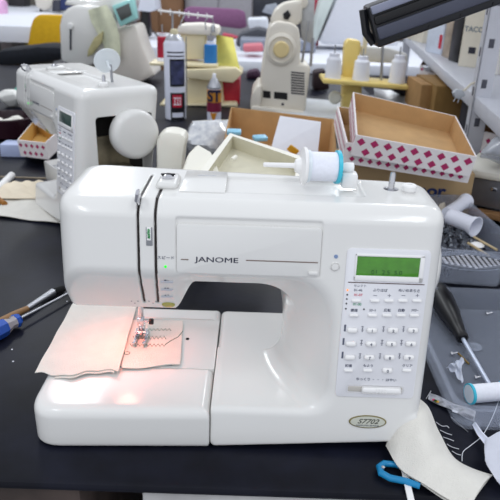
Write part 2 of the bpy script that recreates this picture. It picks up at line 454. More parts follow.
    MB().text('COMPUTER SEWING', .0021, at(FM, u, s-.0041, .0011), .0001, sx=1.2).build('badge_small_lettering', INK, bdo)
    # top fittings
    g = T(168.5, 179, .262)
    tg = MB().box((g.x-.0105, g.y-.017, .2545), (g.x+.0105, g.y+.020, .2635), .0052, seg=4)
    tgo = tg.build('thread_guide', WH, root)
    MB().lathe([(.0062, 0), (.0062, .003), (.0035, .0045), (0, .0045)], Matrix.Translation((g.x, g.y-.001, .263)), 24).build('tension_disc', CHR, tgo, label='chrome disc')
    MB().box((g.x-.007, g.y-.003, .2665), (g.x+.007, g.y-.0005, .2682), .0006).build('tension_spring', BLK, tgo)
    lid = MB()
    a, c = T(179, 192, .257), T(228, 173, .257)
    lid.box((a.x, a.y, .2555), (c.x, c.y, .2582), .0007)
    lo_ = lid.build('top_lid', WH, root)
    MB().text('COMPUTER', .0036, at(I4, *T(207, 175.5, .2583)[:2], .2583), .0001).build('lid_lettering', mat('faint_ink', '#b9bcc4', .5, var=0), lo_, label='faint grey lettering')
    sp = T(391, 189, .257)
    bw = MB().lathe([(.0075, 0), (.0075, .001), (.0032, .0012), (.0030, .016), (.0022, .018), (0, .018)], Matrix.Translation((sp.x, sp.y, .2562)), 24)
    bw.build('bobbin_winder', CHR, root, label='steel bobbin winder spindle')
    st = T(409.5, 187, .262)
    MB().lathe([(.0058, 0), (.0058, .0025), (.0072, .003), (.0072, .0075), (.0062, .0085), (.0032, .0085), (.0030, .0075), (0, .0075)], Matrix.Translation((st.x, st.y, .2560)), 28).build('bobbin_stopper', WH2, root)
    # hand wheel
    k_ = 1.14 if second else 1
    hw = MB().lathe([(.030, -.008), (.035, 0), (.0375, .005), (.0378, .015), (.0365, .0205), (.033, .0235), (.0285, .0245), (0, .0248)], basis((.3825, .120 if second else .108, .180 if second else .172), (0, 0, 1), (0, 1, 0), (1, 0, 0)) @ Matrix.Diagonal((k_, k_, k_*k_, 1)), 56)
    hw.build('hand_wheel', WH, root)
    # needle area
    nx, ny = .086, .121
    nb = MB().cyl((nx, ny, .068), (nx, ny, .14), .0030, bev=.0005)
    nb.build('needle_bar', CHR, root)
    nc = MB().box((nx-.004, ny-.004, .0735), (nx+.004, ny+.004, .083), .001)
    nc.cyl((nx+.003, ny-.001, .078), (nx+.012, ny-.001, .078), .0012)
    nco = nc.build('needle_clamp', CHR, root)
    MB().lathe([(.0032, 0), (.0036, .001), (.0036, .004), (.003, .005), (0, .005)], basis((nx+.010, ny-.001, .078), (0, 0, 1), (0, 1, 0), (1, 0, 0)), 16).build('clamp_screw', BLK, nco, label='black clamp screw')
    MB().cyl((nx, ny, .052), (nx, ny, .075), .0005, .0009, 8).build('needle', STEEL, root)
    pf = MB()
    pf.cyl((nx-.001, ny+.010, .062), (nx-.001, ny+.010, .135), .0028)
    pf.box((nx-.004, ny+.003, .060), (nx+.003, ny+.013, .070), .0012)
    for sx in (-.0072, .0042):
        pf.prism([(ny-.020, .0600), (ny-.017, .0555), (ny+.010, .0555), (ny+.010, .0578), (ny-.015, .0578), (ny-.019, .0615)], nx+sx, nx+sx+.0034, 'x')
    pf.box((nx-.0072, ny+.003, .0560), (nx+.0076, ny+.010, .0585), .0004)
    pf.box((nx-.0066, ny-.006, .0585), (nx-.0050, ny+.006, .0645)); pf.box((nx+.0050, ny-.006, .0585), (nx+.0066, ny+.006, .0645))
    pf.cyl((nx-.007, ny, .0625), (nx+.007, ny, .0625), .0012)
    pf.build('presser_foot', CHR, root)
    if not second:
        MB().lathe([(.004, 0), (.0042, .004), (.003, .007), (0, .008)], basis((.066, .098, .1345), (1, 0, 0), (0, -1, 0), (0, 0, -1)), 16).build('needle_lamp', mat('lamp_glow', '#ffb9a0', .4, var=0, emit='#ff7a58', es=6), root, label='small glowing lamp')
        L = bpy.data.lights.new('needle_light', 'SPOT'); L.energy = .19; L.color = (1, .24, .17); L.shadow_soft_size = .012; L.spot_size = 2.4; L.spot_blend = .8
        lo = bpy.data.objects.new('needle_light', L); COL.objects.link(lo); lo.location = (.070, .098, .122)
def spool_pin(root, vertical):
    if not vertical:
        c = Vector((.2575, .092, .2775)); ax = Vector((1, .10, -.03)).normalized()
        y = Vector((0, 0, 1)).cross(ax).normalized(); z = ax.cross(y); M = basis(c, y, z, ax)
        pm = MB().lathe([(.0017, -.0375), (.0022, -.0365), (.0026, -.008), (.004, -.004), (.004, .042), (.005, .045), (.005, .052)], M, 20)
        pm.build('spool_pin', WH2, root)
        MB().lathe([(.006, -.006), (.0085, -.001), (.0180, .0012), (.0187, .003), (.0180, .0045), (.006, .0055)], M, 40).build('spool_cap', WH2, root)
        b = MB().box((.298, .088, .256), (.314, .104, .272), .003); b.build('spool_pin_base', WH2, root)
        return M
def make_spool(name, M, R, L, core, thread, rim, root, n=36):
    pr = [(R*.5, -L/2), (R*1.0, -L/2), (R*1.04, -L/2+L*.03), (R*1.04, -L/2+L*.06), (R*.6, -L/2+L*.08)]
    s_ = MB().lathe([(R*.35, -L/2), (R*1.04, -L/2), (R*1.04, -L/2+L*.07), (R*.35, -L/2+L*.07)], M, n); s_.lathe([(R*.35, L/2-L*.07), (R*1.04, L/2-L*.07), (R*1.04, L/2), (R*.35, L/2)], M, n)
    s_.build('spool_rim', rim, root)
    prof = []; k = 26
    for i in range(k*2+1):
        prof.append((R*(.96 if i % 2 else .925), -L/2+L*.07+(L*.86)*i/(k*2)))
    MB().lathe([(R*.35, prof[0][1])]+prof+[(R*.35, prof[-1][1])], M, n).build('thread_winding', thread, root)
machine = thing('sewing_machine', 'white computerized sewing machine in the foreground with a lit green display, on the black table', 'sewing machine')
make_machine(machine)
SPM = spool_pin(machine, False)
CY = mat('cyan_plastic', '#3fc0d8', .35, var=.02)
sp = thing('thread_spool', 'white thread spool with a cyan rim on top of the front sewing machine', 'thread spool', (0, 0, 0))
RIMW = mat('rim_clear', '#dfe8ee', .3, var=0)
M = SPM @ Matrix.Translation((0, 0, .0215))
L = .033; R = .0150
s_ = MB().lathe([(.004, L/2-.0035), (R*1.1, L/2-.0035), (R*1.1, L/2), (.004, L/2)], M, 36); s_.build('rim', CY, sp, label='cyan rim')
MB().lathe([(.004, -L/2), (R*1.06, -L/2), (R*1.06, -L/2+.003), (.004, -L/2+.003)], M, 36).build('rim', RIMW, sp)
pr = [(R*(.96 if i % 2 else .935), -L/2+.003+(L-.0065)*i/56) for i in range(57)]
MB().lathe([(.0042, pr[0][1])]+pr+[(.0042, pr[-1][1])], M, 36).build('thread_winding', THR, sp)
# ------------------------------------------------------------------ the setting
TBL = mat('table_black', '#11131f', .42, var=.55, scale=14, bump=.08, bscale=60, spec=.22)
FLR = mat('floor_grey', '#8f9096', .6, var=.15, scale=3)
FZ = -.72
def slab(name, lo, hi, m, bev=0): return struct(MB().box(lo, hi, bev).build(name, m))
slab('floor', (-5, -1.6, FZ-.05), (5, 10, FZ), FLR)
slab('wall_back', (-5, 10, FZ), (5, 10.1, 2.0), mat('wall_paint', '#77706a', .8, var=.1, scale=2))
slab('wall_left', (-5.1, -1.6, FZ), (-5, 10, 2.0), mat('wall_side', '#c4c4c4', .8, var=.05, scale=2))
slab('wall_right', (5, -1.6, FZ), (5.1, 10, 2.0), MATS['wall_side'])
def bench(name, lo, hi, m, label, cat='table', th=.03, legm=STEEL, inset=.06, z=0):
    t = thing(name, label, cat, ((lo[0]+hi[0])/2, (lo[1]+hi[1])/2, FZ))
    o = t.location
    MB().box((lo[0]-o[0], lo[1]-o[1], z-th-FZ), (hi[0]-o[0], hi[1]-o[1], z-FZ), .005).build('tabletop', m, t)
    for x in (lo[0]+inset, hi[0]-inset):
        for y in (lo[1]+inset, hi[1]-inset):
            MB().box((x-o[0]-.02, y-o[1]-.02, 0), (x-o[0]+.02, y-o[1]+.02, z-th-FZ)).build('leg', legm, t)
    return t
wb = bench('workbench', (-1.75, -.052), (.735, .885), TBL, 'black topped workbench under the foreground sewing machine', th=.011)
MB().box((.62, -.464, .18), (1.24, .0, .7085), .006).build('drawer', mat('drawer_grey', '#b4b3b2', .6, var=.25, scale=18), wb, label='pale grey drawer front below the bench edge')
MB().box((.10, -.46, .30), (.56, .0, .705), .006).build('drawer', mat('drawer_brown', '#4b3f3a', .7, var=.4, scale=14), wb, label='brown drawer front below the bench edge')
bench('workbench', (-1.75, .893), (.725, 2.82), TBL, 'second black bench behind a pale seam, carrying the spray cans')
MB().box((-1.75, .886, -.03), (.735, .892, .0008)).build('trim_1', mat('seam_strip', '#8a7d68', .5, .2, var=.1)); struct(bpy.data.objects['trim_1'])
DSK = mat('desk_white', '#d8dbe4', .4, var=.03, scale=4)
_d = T(10, 26, .14)
bench('desk', (-4.2, _d.y), (-1.05, 6.6), DSK, 'white desk at far left beside the yellow chair', th=.10, cat='desk', z=.14)
bench('desk', (-1.0, 4.0), (-.38, 5.3), DSK, 'small white desk between the teal display machine and the thread stand', th=.09, cat='desk')
bench('desk', (-.15, 3.35), (1.9, 5.2), DSK, 'long white desk at the back behind the ivory machine with the round wheel', th=.06, cat='desk')

def PY(pts, y):
    zz = .001 if (y < 2.82 or (3.3 < y < 5.2 and pts[0][0] > 190)) else -9
    return [(p.x, max(p.z, zz)) for p in (Y(a, b, y) for a, b in pts)]
def pris(pts, y, d, bev=0): return MB().prism(PY(pts, y), y, y+d, 'y', bev=bev)
def local(o, t):             # give a thing its own base point
    return o
def open_box(t, rim, depth, th, mo, mi, name='carton', pattern=None, floor=True, label=None):
    """rim: front-left, front-right, back-right, back-left in 3-D"""
    P = [Vector(p) for p in rim]
    n = ((P[1]-P[0]).cross(P[3]-P[0])).normalized()
    c = sum(P, Vector())/4
    B = [p-n*depth for p in P]
    Pi = [p+(c-p).normalized()*th*1.4 for p in P]; Bi = [p-n*(depth-th) for p in Pi]
    b = MB(); v = lambda p: b.bm.verts.new(p)
    for i in range(4):
        j = (i+1) % 4
        fo = b.bm.faces.new([v(B[i]), v(B[j]), v(P[j]), v(P[i])]); fr = b.bm.faces.new([v(P[i]), v(P[j]), v(Pi[j]), v(Pi[i])])
        fi = b.bm.faces.new([v(Pi[i]), v(Pi[j]), v(Bi[j]), v(Bi[i])]); fi.material_index = 1
    b.bm.faces.new([v(B[3]), v(B[2]), v(B[1]), v(B[0])]); f = b.bm.faces.new([v(q) for q in Bi]); f.material_index = 1
    bmesh.ops.remove_doubles(b.bm, verts=b.bm.verts, dist=1e-6); bmesh.ops.recalc_face_normals(b.bm, faces=b.bm.faces)
    o = b.build(name, [mo, mi], t, smooth=False, label=label)
    if pattern:
        pm, rows, size, faces = pattern
        d = MB()
        for i in faces:
            j = (i+1) % 4; e = (P[j]-P[i]); L = e.length; e.normalize(); out = e.cross(n).normalized()
            cols = int(L/(size*1.25))
            for r in range(rows):
                for k in range(cols):
                    s_ = (k+.5+(.0 if r % 2 == 0 else .5))*L/cols
                    if s_ > L-size*.5: continue
                    q = P[i]+e*s_-n*depth*(r+.62)/(rows+.2)+out*.0003
                    h = size*.42
                    w_ = [q+e*h*1.05, q+n*h, q-e*h*1.05, q-n*h]
                    d.bm.faces.new([d.bm.verts.new(x) for x in w_])
        d.build('diamond_print', pm, o, smooth=False, label='rows of crimson diamonds')
    return o
DIA = mat('diamond_crimson', '#b02a62', .7, var=.15, scale=200)
PRT = mat('printed_white', '#ece6e6', .75, var=.04, scale=30)

# ------------------------------------------------------------------ machine behind, its cover, and the foreground cloths
m2 = thing('sewing_machine', 'white sewing machine turned sideways with its hand wheel showing and display unlit', 'sewing machine')
make_machine(m2, True)
m2.location = (-.3495, .8424, 0); m2.rotation_euler = (0, 0, math.radians(-53.4)); m2.scale = (1.034,)*3
pm = MB().cyl((.322, .118, .256), (.320, .118, .287), .0022); pm.build('spool_pin', STEEL, m2)
c = Vector((.300, .120, .292)); ax = Vector((1, -.25, -.45)).normalized()
cy = Vector((0, 1, 0)); cy = (cy-ax*cy.dot(ax)).normalized()
M = basis(c, cy, ax.cross(cy), ax)
MB().lathe([(.022, 0), (.0235, .001), (.0235, .003), (.022, .004), (.003, .005), (.0025, .03), (.0, .031)], M, 32).build('spool_cap', mat('clear_white', '#e8eef2', .25, var=0, alpha=.75), m2, label='translucent round spool cap')
mech = MB()
mech.box((.347, .06, .03), (.352, .13, .17), .001); mech.cyl((.36, .06, .10), (.36, .13, .10), .005); mech.cyl((.35, .09, .06), (.378, .09, .06), .012)
mech.box((.352, .065, .112), (.378, .125, .117), .001)
mech.build('mechanism', mat('dirty_steel', '#8c836f', .5, .7, var=.3), m2, label='exposed metal mechanism')
MB().box((.3455, .0555, .0205), (.347, .1595, .2115)).build('inner_panel', DARK, m2, label='dark interior')

# cover taken off machine behind
cv = pris([(157, 250), (156, 140), (160, 134), (168, 131.5), (180, 133), (187, 138), (184, 150), (177, 250)], .56, .05, .008)
o = cv.build('belt_cover', IV); tag(o, 'rounded ivory plastic cover standing right behind the hand wheel', 'machine cover')
bl = thing('base_cover', 'ivory plastic part with a brown rectangular slot, next to the clear bag', 'machine cover')
A = [Y(178, 180, .42), Y(222, 180, .42), Y(213, 152, .50), Y(197, 143, .52), Y(188, 152, .48)]
q = MB(); f1 = [q.bm.verts.new(p) for p in A]; f2 = [q.bm.verts.new(Vector((p.x, p.y+.04, .001+.02*(i%2)))) for i, p in enumerate(A)]
q.bm.faces.new(f1); q.bm.faces.new(f2[::-1])
for i in range(5): q.bm.faces.new((f1[i], f2[i], f2[(i+1) % 5], f1[(i+1) % 5]))
bmesh.ops.recalc_face_normals(q.bm, faces=q.bm.faces); bmesh.ops.bevel(q.bm, geom=list(q.bm.edges), offset=.004, segments=2, affect='EDGES')
q.build('shell', IV, bl)
nn = (A[1]-A[0]).cross(A[3]-A[0]).normalized(); ct = lambda a, b: (lambda d: CAM+d*((A[0]-CAM).dot(nn)/d.dot(nn)))(ray(a, b))
q = MB(); q.bm.faces.new([q.bm.verts.new(ct(a, b)+nn*s_) for a, b, s_ in ((184.5, 163, .0006), (190.5, 160, .0006), (197.5, 169.5, .0006), (192, 172, .0006))])
if nn.y > 0: pass
q.bm.faces.ensure_lookup_table(); e = bmesh.ops.extrude_face_region(q.bm, geom=q.bm.faces[:]); bmesh.ops.translate(q.bm, vec=nn*(-.002 if nn.y > 0 else .0004), verts=[v for v in e['geom'] if isinstance(v, bmesh.types.BMVert)])
q.build('slot', mat('slot_brown', '#6d4a1e', .7, var=.15), bl, label='brown rectangular slot', smooth=False)

# large ivory housing
hs = thing('machine_housing', 'large ivory plastic housing lying open behind the front sewing machine', 'machine cover')
open_box(hs, [Y(198, 173, .40), Y(297, 197, .33), Y(307, 158, .50), Y(230, 133, .60)], .035, .012, IV, mat('ivory_inside', '#cfcab4', .5, var=.05), 'shell')
MB().cyl(Y(232, 160, .48), Y(236, 157, .49), .004).build('boss', IV, hs)

def crumple(name, m, c, r, seed, label, cat, amp=.35, sub=4, th=None):
    rng = random.Random(seed); b = MB(); bmesh.ops.create_icosphere(b.bm, subdivisions=sub, radius=1)
    dirs = [Vector([rng.gauss(0, 1) for _ in range(3)]).normalized() for _ in range(26)]
    off = [rng.uniform(.72, 1.0) for _ in dirs]
    for v in b.bm.verts:
        p = v.co.normalized(); k = 1.3
        for d, o_ in zip(dirs, off):
            q_ = p.dot(d)
            if q_ > .25: k = min(k, o_/q_)
        k = 1-amp+amp*k; k *= 1+.012*math.sin(p.x*9+seed)*math.sin(p.y*8)
        v.co = Vector((p.x*k*r[0], p.y*k*r[1], max(p.z*k, -.75)*r[2]))
    o = b.build(name, m, None, c, ang=25); return tag(o, label, cat)
PLB = mat('clear_bag', '#dfe6f0', .12, var=0, alpha=.45, coat=.5)
p = T(212, 148, .03); crumple('plastic_bag', mat('crinkled_bag', '#e6ebf6', .15, var=.25, scale=60, alpha=.75, coat=.6), (p.x, p.y+.02, .045), (.085, .09, .06), 3, 'crinkled clear plastic bag between the small spray can and the ivory housing', 'bag', .9)

# brown box with a card standing in it
bx = thing('cardboard_box', 'open brown cardboard box behind the ivory housing with a white card standing in it', 'box')
open_box(bx, [Y(222, 150, .80), Y(338, 168, .74), Y(334, 119, 1.0), Y(231, 107, 1.10)], .09, .004, CARD2, CARD, 'carton')
crd = MB(); P4 = [Y(271, 150, .84), Y(317, 160, .84), Y(321, 123, .93), Y(280, 117, .93)]
v1 = [crd.bm.verts.new(p) for p in P4]; v2 = [crd.bm.verts.new(p+Vector((0, .004, .002))) for p in P4]
crd.bm.faces.new(v1); crd.bm.faces.new(v2[::-1])
for i in range(4): crd.bm.faces.new((v1[i], v2[i], v2[(i+1) % 4], v1[(i+1) % 4]))
bmesh.ops.recalc_face_normals(crd.bm, faces=crd.bm.faces)
tag(crd.build('white_card', mat('card_white', '#dcdde4', .5, var=.02), smooth=False), 'white plastic card leaning up inside the brown box', 'card')
p = Y(293, 150, .82); tag(MB().box((-.012, -.003, -.008), (.012, .003, .008), .002).build('adhesive_tape', mat('tape_yellow', '#d9a52c', .5, var=.1), None, p, rot=(.4, .6, 0)), 'small yellow packet in front of the white card', 'packet')
for px, py, k in ((234, 132, 0), (260, 138, 1)):
    p = Y(px, py, .84); tag(MB().box((-.016, -.01, -.005), (.016, .01, .005), .003).build('wrapper', mat('wrapper_blue', '#8fc7e0', .4, var=.15, scale=80), None, p, rot=(.2, 0, .4*k)), ['light blue wrapper at the left corner of the brown box', 'light blue wrapper in the middle of the brown box'][k], 'wrapper')

# diamond cartons, stacked and tilted, on the printed brown box
lb = thing('cardboard_box', 'long brown cardboard box with dark blue lettering under the diamond cartons', 'box')
LM = basis(Y(338, 158, .56), (Y(463, 207, .48)-Y(338, 158, .56)).normalized(), (0, 0, 1), (0, 0, 1))
a_ = Y(338, 158, .695); b_ = Y(474, 180, .672); ex = Vector((b_.x-a_.x, b_.y-a_.y, 0)); Lx = ex.length; ex = ex; ex.normalize(); ey = Vector((0, 0, 1)).cross(ex)
BM_ = basis((a_.x, a_.y, 0), ex, ey, (0, 0, 1)); zt = Y(375, 168, .69).z
def onplane(px, py, o, n): d = ray(px, py); return CAM+d*((o-CAM).dot(n)/d.dot(n))
MB().box((0, 0, 0), (Lx, .14, zt), .001, BM_).build('carton', mat('carton_tan', '#b79b74', .85, var=.06, scale=20), lb, smooth=False)
q = onplane(431, 191, Vector((a_.x, a_.y, 0)), ey)
MB().text('nor', .034, basis(q-ey*.0006, ex, (0, 0, 1), -ey), .0002, .0012, sx=1.15).build('box_lettering', mat('navy_ink', '#1f2f66', .6, var=.05), lb, label='dark navy lettering')
def rimpts(pp): return [Y(a, b, y) for a, b, y in pp]
dx = thing('diamond_carton', 'topmost of the two nested trays with crimson diamonds, empty and tilted forward', 'box')
open_box(dx, rimpts([(356, 135, .60), (477, 157, .58), (456, 116, .79), (353, 92, .84)]), .040, .003, PRT, CARD, 'carton', (DIA, 2, .0185, (0, 3)))
q = rimpts([(347, 140, .615), (476, 161, .595), (458, 121, .80), (338, 104, .86)])
dx2 = thing('diamond_carton', 'lower nested tray with crimson diamonds, peeking out at the left of the upper one', 'box')
open_box(dx2, [p-Vector((.0, -.006, .006)) for p in q], .040, .003, PRT, CARD, 'carton', (DIA, 2, .013, (0, 3)))

# left clutter
lb2 = thing('diamond_carton', 'small box with crimson diamonds and tan inside by the sideways sewing machine', 'box')
open_box(lb2, rimpts([(17, 140, 1.00), (45, 143, .96), (60, 130, 1.12), (35, 119, 1.22)]), .042, .003, PRT, mat('tan_inside', '#c49a50', .8, var=.05), 'carton', (DIA, 2, .014, (0,)))
p = T(42, 150, 0); q = MB().lathe([(.022, 0), (.023, .10), (.0215, .10), (.0205, .003), (0, .003)], I4, 28)
o = q.build('plastic_cup', mat('smoky_clear', '#a8a49c', .2, var=.1, alpha=.7), None, (p.x, p.y+.08, .012)); tag(o, 'translucent grey cup standing in the small diamond box', 'cup')
p = T(3, 141, 0); bw = thing('round_bowl', 'dark maroon round bowl holding white scraps at the left edge', 'bowl', (p.x, p.y+.05, 0))
MB().lathe([(.055, 0), (.073, .012), (.078, .05), (.080, .062), (.076, .065), (.073, .058), (.068, .014), (0, .008)], I4, 40).build('bowl_body', mat('maroon_glaze', '#2a121c', .25, var=.1), bw)
for k, (dx_, dy, s_) in enumerate(((-.03, -.01, .03), (.01, -.02, .028), (.02, .02, .025))):
    o = crumple('fabric_scrap', MUS, (p.x+dx_, p.y+.05+dy, .045), (s_, s_*.8, .016), 20+k, 'white scrap lying in the maroon bowl', 'fabric scrap', .8, 3); o['group'] = 'white scraps in the maroon bowl'
p = T(9, 109, 0); crumple('paper_ball', mat('crumple_white', '#dcdcd8', .8, var=.06, scale=50), (p.x, p.y+.04, .032), (.052, .045, .034), 9, 'crumpled white paper lump behind the maroon bowl', 'paper', .8)
g = [T(8, 97), T(30, 97), T(27, 88), T(18, 86)]
q = MB().prism([(v.x, v.y) for v in g], .0005, .004); tag(q.build('cutting_mat', mat('mat_teal', '#3f9080', .7, var=.1)), 'teal green mat corner lying behind the sideways sewing machine', 'mat')
p = T(-4, 160); o = MB().box((0, 0, 0), (.066, .05, .034), .003).build('storage_box', mat('pale_blue_clear', '#b6c2e4', .3, var=.05), None, (p.x-.0, p.y+.03, 0)); tag(o, 'pale blue small plastic box at the left edge', 'box')
a_, b_ = T(-3, 190, .008), T(12, 175, .008); o = MB().cyl(a_, b_, .0085, bev=.002).build('marker_pen', WH2); tag(o, 'white cylindrical pen lying at the left edge', 'pen')
def blerp(P, u, v): return (P[0]*(1-u)+P[1]*u)*(1-v)+(P[3]*(1-u)+P[2]*u)*v
rs = random.Random(5)
g = [T(-6, 216, .003), T(62, 224, .003), T(42, 190, .004), T(8, 196, .004)]
q = MB().sheet(lambda u, v: blerp(g, u, v)+Vector((0, 0, .002+.0012*math.sin(9*u+4*v))), 20, 14, .0012); tag(q.build('fabric_sheet', MUS), 'flat off white fabric sheet left of the sideways sewing machine', 'fabric')
g2 = [T(-4, 200, .006), T(40, 200, .006), T(44, 182, .006), T(0, 184, .006)]
q = MB().sheet(lambda u, v: blerp(g2, u, v)+Vector((0, 0, .004+.006*abs(math.sin(7*u+3*v))*math.sin(PI*u)*math.sin(PI*v)+.002*math.sin(23*u*v))), 30, 20, .0012); tag(q.build('fabric_scrap', mat('cream_fabric', '#ecdfc8', .95, var=.04, bump=.4, bscale=600)), 'rumpled cream fabric scrap on top of the flat sheet', 'fabric')
a_, b_ = T(-5, 197, .008), T(5, 204, .008); o = MB().cyl(a_, b_, .006, bev=.0015).build('wooden_stick', mat('amber_wood', '#9a6420', .5, var=.2)); tag(o, 'short amber stick end at the left edge below the cream scrap', 'stick')
# brush and screwdriver
br = thing('brush', 'flat brush with wooden handle and black bristles, left of the front sewing machine', 'brush')
B0, B1, B2, B3 = T(63.5, 288.5, .006), T(52.5, 292.5, .007), T(27.5, 308.5, .008), T(-6, 324, .009)
MB().tube([B1, B0.lerp(B1, .5), B0], [.0052, .0056, .0050], 12).build('bristles', mat('bristle_black', '#0d0d10', .9, var=.3, scale=300), br)
MB().tube([B1+(B0-B1)*.05, B1.lerp(B2, .5), B2], [.0060, .0050, .0044], 16).build('ferrule', STEEL, br)
MB().tube([B2, B2.lerp(B3, .4), B3], [.0042, .0052, .0045], 14).build('wooden_handle', mat('brush_wood', '#8f6c47', .5, var=.15, scale=80), br)
sd = thing('screwdriver', 'screwdriver with a clear and blue handle lying beside the flat brush', 'screwdriver')
S0, S1, S2 = T(72, 291.5, .010), T(18.5, 319.5, .012), T(-25, 342, .0135)
MB().tube([S0, S1], .0021, 12).build('shaft', STEEL, sd)
dd = (S2-S1).normalized()
Q = S1.to_track_quat if False else None
MM = Matrix.Translation(S1) @ dd.to_track_quat('Z', 'Y').to_matrix().to_4x4()
MB().lathe([(.004, -.003), (.0075, 0), (.0095, .004), (.0085, .009), (.0075, .013), (.0105, .020), (.0125, .03), (.0125, .05)], MM, 8).build('handle', mat('clear_handle', '#b9b2b4', .1, var=.1, alpha=.8, coat=.8), sd, label='clear plastic handle')
MB().lathe([(.0080, -.001), (.0101, .0025), (.0101, .0055), (.0086, .0075)], MM, 8).build('handle_ring', mat('handle_blue', '#1a4fae', .2, var=.05, coat=.8), sd, label='blue ring')
MB().lathe([(.0122, .0235), (.0132, .0285), (.0132, .05), (.011, .052)], MM, 8).build('handle_grip', MATS['handle_blue'], sd, label='blue grip')
for k, (a, b) in enumerate(((12, 349), (13, 361), (67, 301))):
    p = T(a, b, .0008); tag(MB().lathe([(.0012, 0), (.0010, .0006), (0, .0008)], I4, 6).build('lint_speck', THR, None, (p.x, p.y, 0)), 'tiny white lint speck on the black bench', 'lint', 'lint specks at the left of the bench')

# strip of muslin and stitched sample on the bed
g = [T(73, 303.5, .053), T(138, 305, .053), T(119, 372, .053), T(34, 375, .053)]
def strip(u, v, up=.0):
    p = blerp(g, u, v)
    z = .0517+.0040*float(sst(.62, .92, u))*(.55+.45*math.sin(PI*min(1, v*1.2)))
    z += .0009*math.sin(11*u+2)*v*v+.0006*math.sin(17*v+5*u)
    y = p.y+(.0035*math.sin(9*u+1)+.0015*math.sin(23*u))*v**4
    return Vector((p.x, y, z+up))
st = thing('fabric_strip', 'wide strip of off white muslin under the presser foot, hanging off the machine bed', 'fabric')
MB().sheet(lambda u, v: strip(u, v, .0012), 60, 60, .0009).build('top_layer', MUS, st)
MB().sheet(lambda u, v: strip(.25+.70*u, v*1.0, -.0004)+Vector((0, -.0028*v**6, 0)), 50, 50, .0008).build('bottom_layer', MUS, st)
smp = thing('stitch_sample', 'small stack of muslin with rows of green zigzag test stitches', 'fabric')
g3 = [T(128, 320, .053), T(183, 320.5, .053), T(180.5, 362, .053), T(122, 366, .053)]
def samp(k): return lambda u, v: blerp(g3, u, v)+Vector((0, (-.0022*k+.0012*math.sin(8*u+k))*v**4, -.0030+.0012*k+.0008*math.sin(5*u+3)*v*v*(k/3)+.0016*(1-k/3)*0))
for k in (3, 2, 1): 
    f_ = samp(3-k); MB().sheet(f_, 40, 30, .0008).build('cloth_layer', MUS, smp)
G1 = mat('stitch_green', '#2f6a58', .8, var=.05)
f_ = samp(2)
for r, (x0, x1, yy, amp) in enumerate(((146, 171, 329.5, 1.1), (133, 166, 337.5, 1.6), (130, 166, 345, 1.4))):
    pts = []; n = int((x1-x0)/1.9)
    for i in range(n+1):
        p = T(x0+(x1-x0)*i/n, yy+(amp if i % 2 else -amp), .0535); p.z = .0530+.0003; pts.append(p)
    MB().tube(pts, .00042, 5).build('stitch_row', G1, smp, label='green zigzag stitch row')
pts = [T(a, b, .0535) for a, b in ((166, 344), (172, 340), (178, 337), (183, 331))]
MB().tube(pts, .0004, 5).build('thread_end', G1, smp, label='loose green thread end')
q = MB()
pts = [T(127+3.0*math.cos(t_)*1, 353+1.3*math.sin(t_), .0540) for t_ in np.linspace(0, 2*PI, 14)]
MB().tube(pts, .0003, 5).build('buttonhole_stitch', G1, smp, label='green oval stitch')
# ------------------------------------------------------------------ bottom right
cl = thing('fabric_strip', 'ivory muslin strip folded over at the lower right corner of the front sewing machine', 'fabric')
LE = [(385.5, 446), (395, 462), (413, 478), (440, 494), (470, 508)]; LZ = [.010, .012, .010, .008, .006]
RE = [(417, 396), (429, 409), (440, 432), (456, 460), (493, 474)]; RZ = [.045, .040, .028, .014, .008]
def pl(P, Z, t):
    k = min(int(t*4), 3); f = t*4-k; f2 = f
    a = [P[max(k-1, 0)], P[k], P[k+1], P[min(k+2, 4)]]; az = [Z[max(k-1, 0)], Z[k], Z[k+1], Z[min(k+2, 4)]]
    def cr(p0, p1, p2, p3): return .5*(2*p1+(p2-p0)*f+(2*p0-5*p1+4*p2-p3)*f*f+(3*p1-p0-3*p2+p3)*f**3)
    return cr(*[q[0] for q in a]), cr(*[q[1] for q in a]), cr(*az)
def clf(u, v, dz=0, bulge=.020):
    x0, y0, z0 = pl(LE, LZ, u); x1, y1, z1 = pl(RE, RZ, u)
    A_, B_ = T(x0, y0, z0), T(x1, y1, z1)
    p = A_.lerp(B_, v); p.z += bulge*math.sin(PI*v)*(1-.6*u)+.0012*math.sin(13*u+5*v)+dz
    return p
MB().sheet(clf, 60, 30, .0012).build('upper_layer', MUS, cl)
MB().sheet(lambda u, v: clf(u*.93+.05, .03+v*.95, -.004, .004), 60, 30, .0012).build('lower_layer', MUS, cl)
# blue plastic tool and white tape at the bench edge
bt = thing('seam_ripper', 'bright blue plastic clip tool lying at the front bench edge by the muslin strip', 'tool')
BL = mat('tool_blue', '#1583b8', .3, var=.05)
pts = [(420, 486), (405, 481), (390, 478), (381, 473), (379.5, 467), (384, 463.5), (395, 464.5), (404, 468)]
pts2 = [T(a, b, .006) for a, b in pts]
MB().tube(pts2, [.0032, .0034, .0034, .0036, .0036, .0034, .003, .0022], 12).build('loop_body', BL, bt)
p = T(383, 468.5, .0085); MB().lathe([(.002, 0), (.0018, .002), (0, .0024)], Matrix.Translation(p), 14).build('rivet', CHR, bt)
a_, b_ = T(403.5, 468, .0035), T(409, 492, .0035)
q = MB(); q.box((-.0032, 0, 0), (.0032, (b_-a_).length+.012, .0012), .0004, basis(a_, (b_-a_).normalized().cross(Vector((0, 0, 1))), (b_-a_).normalized(), (0, 0, 1))); tag(q.build('white_tape', WH2), 'narrow white plastic strip poking over the bench edge beside the blue tool', 'strip')
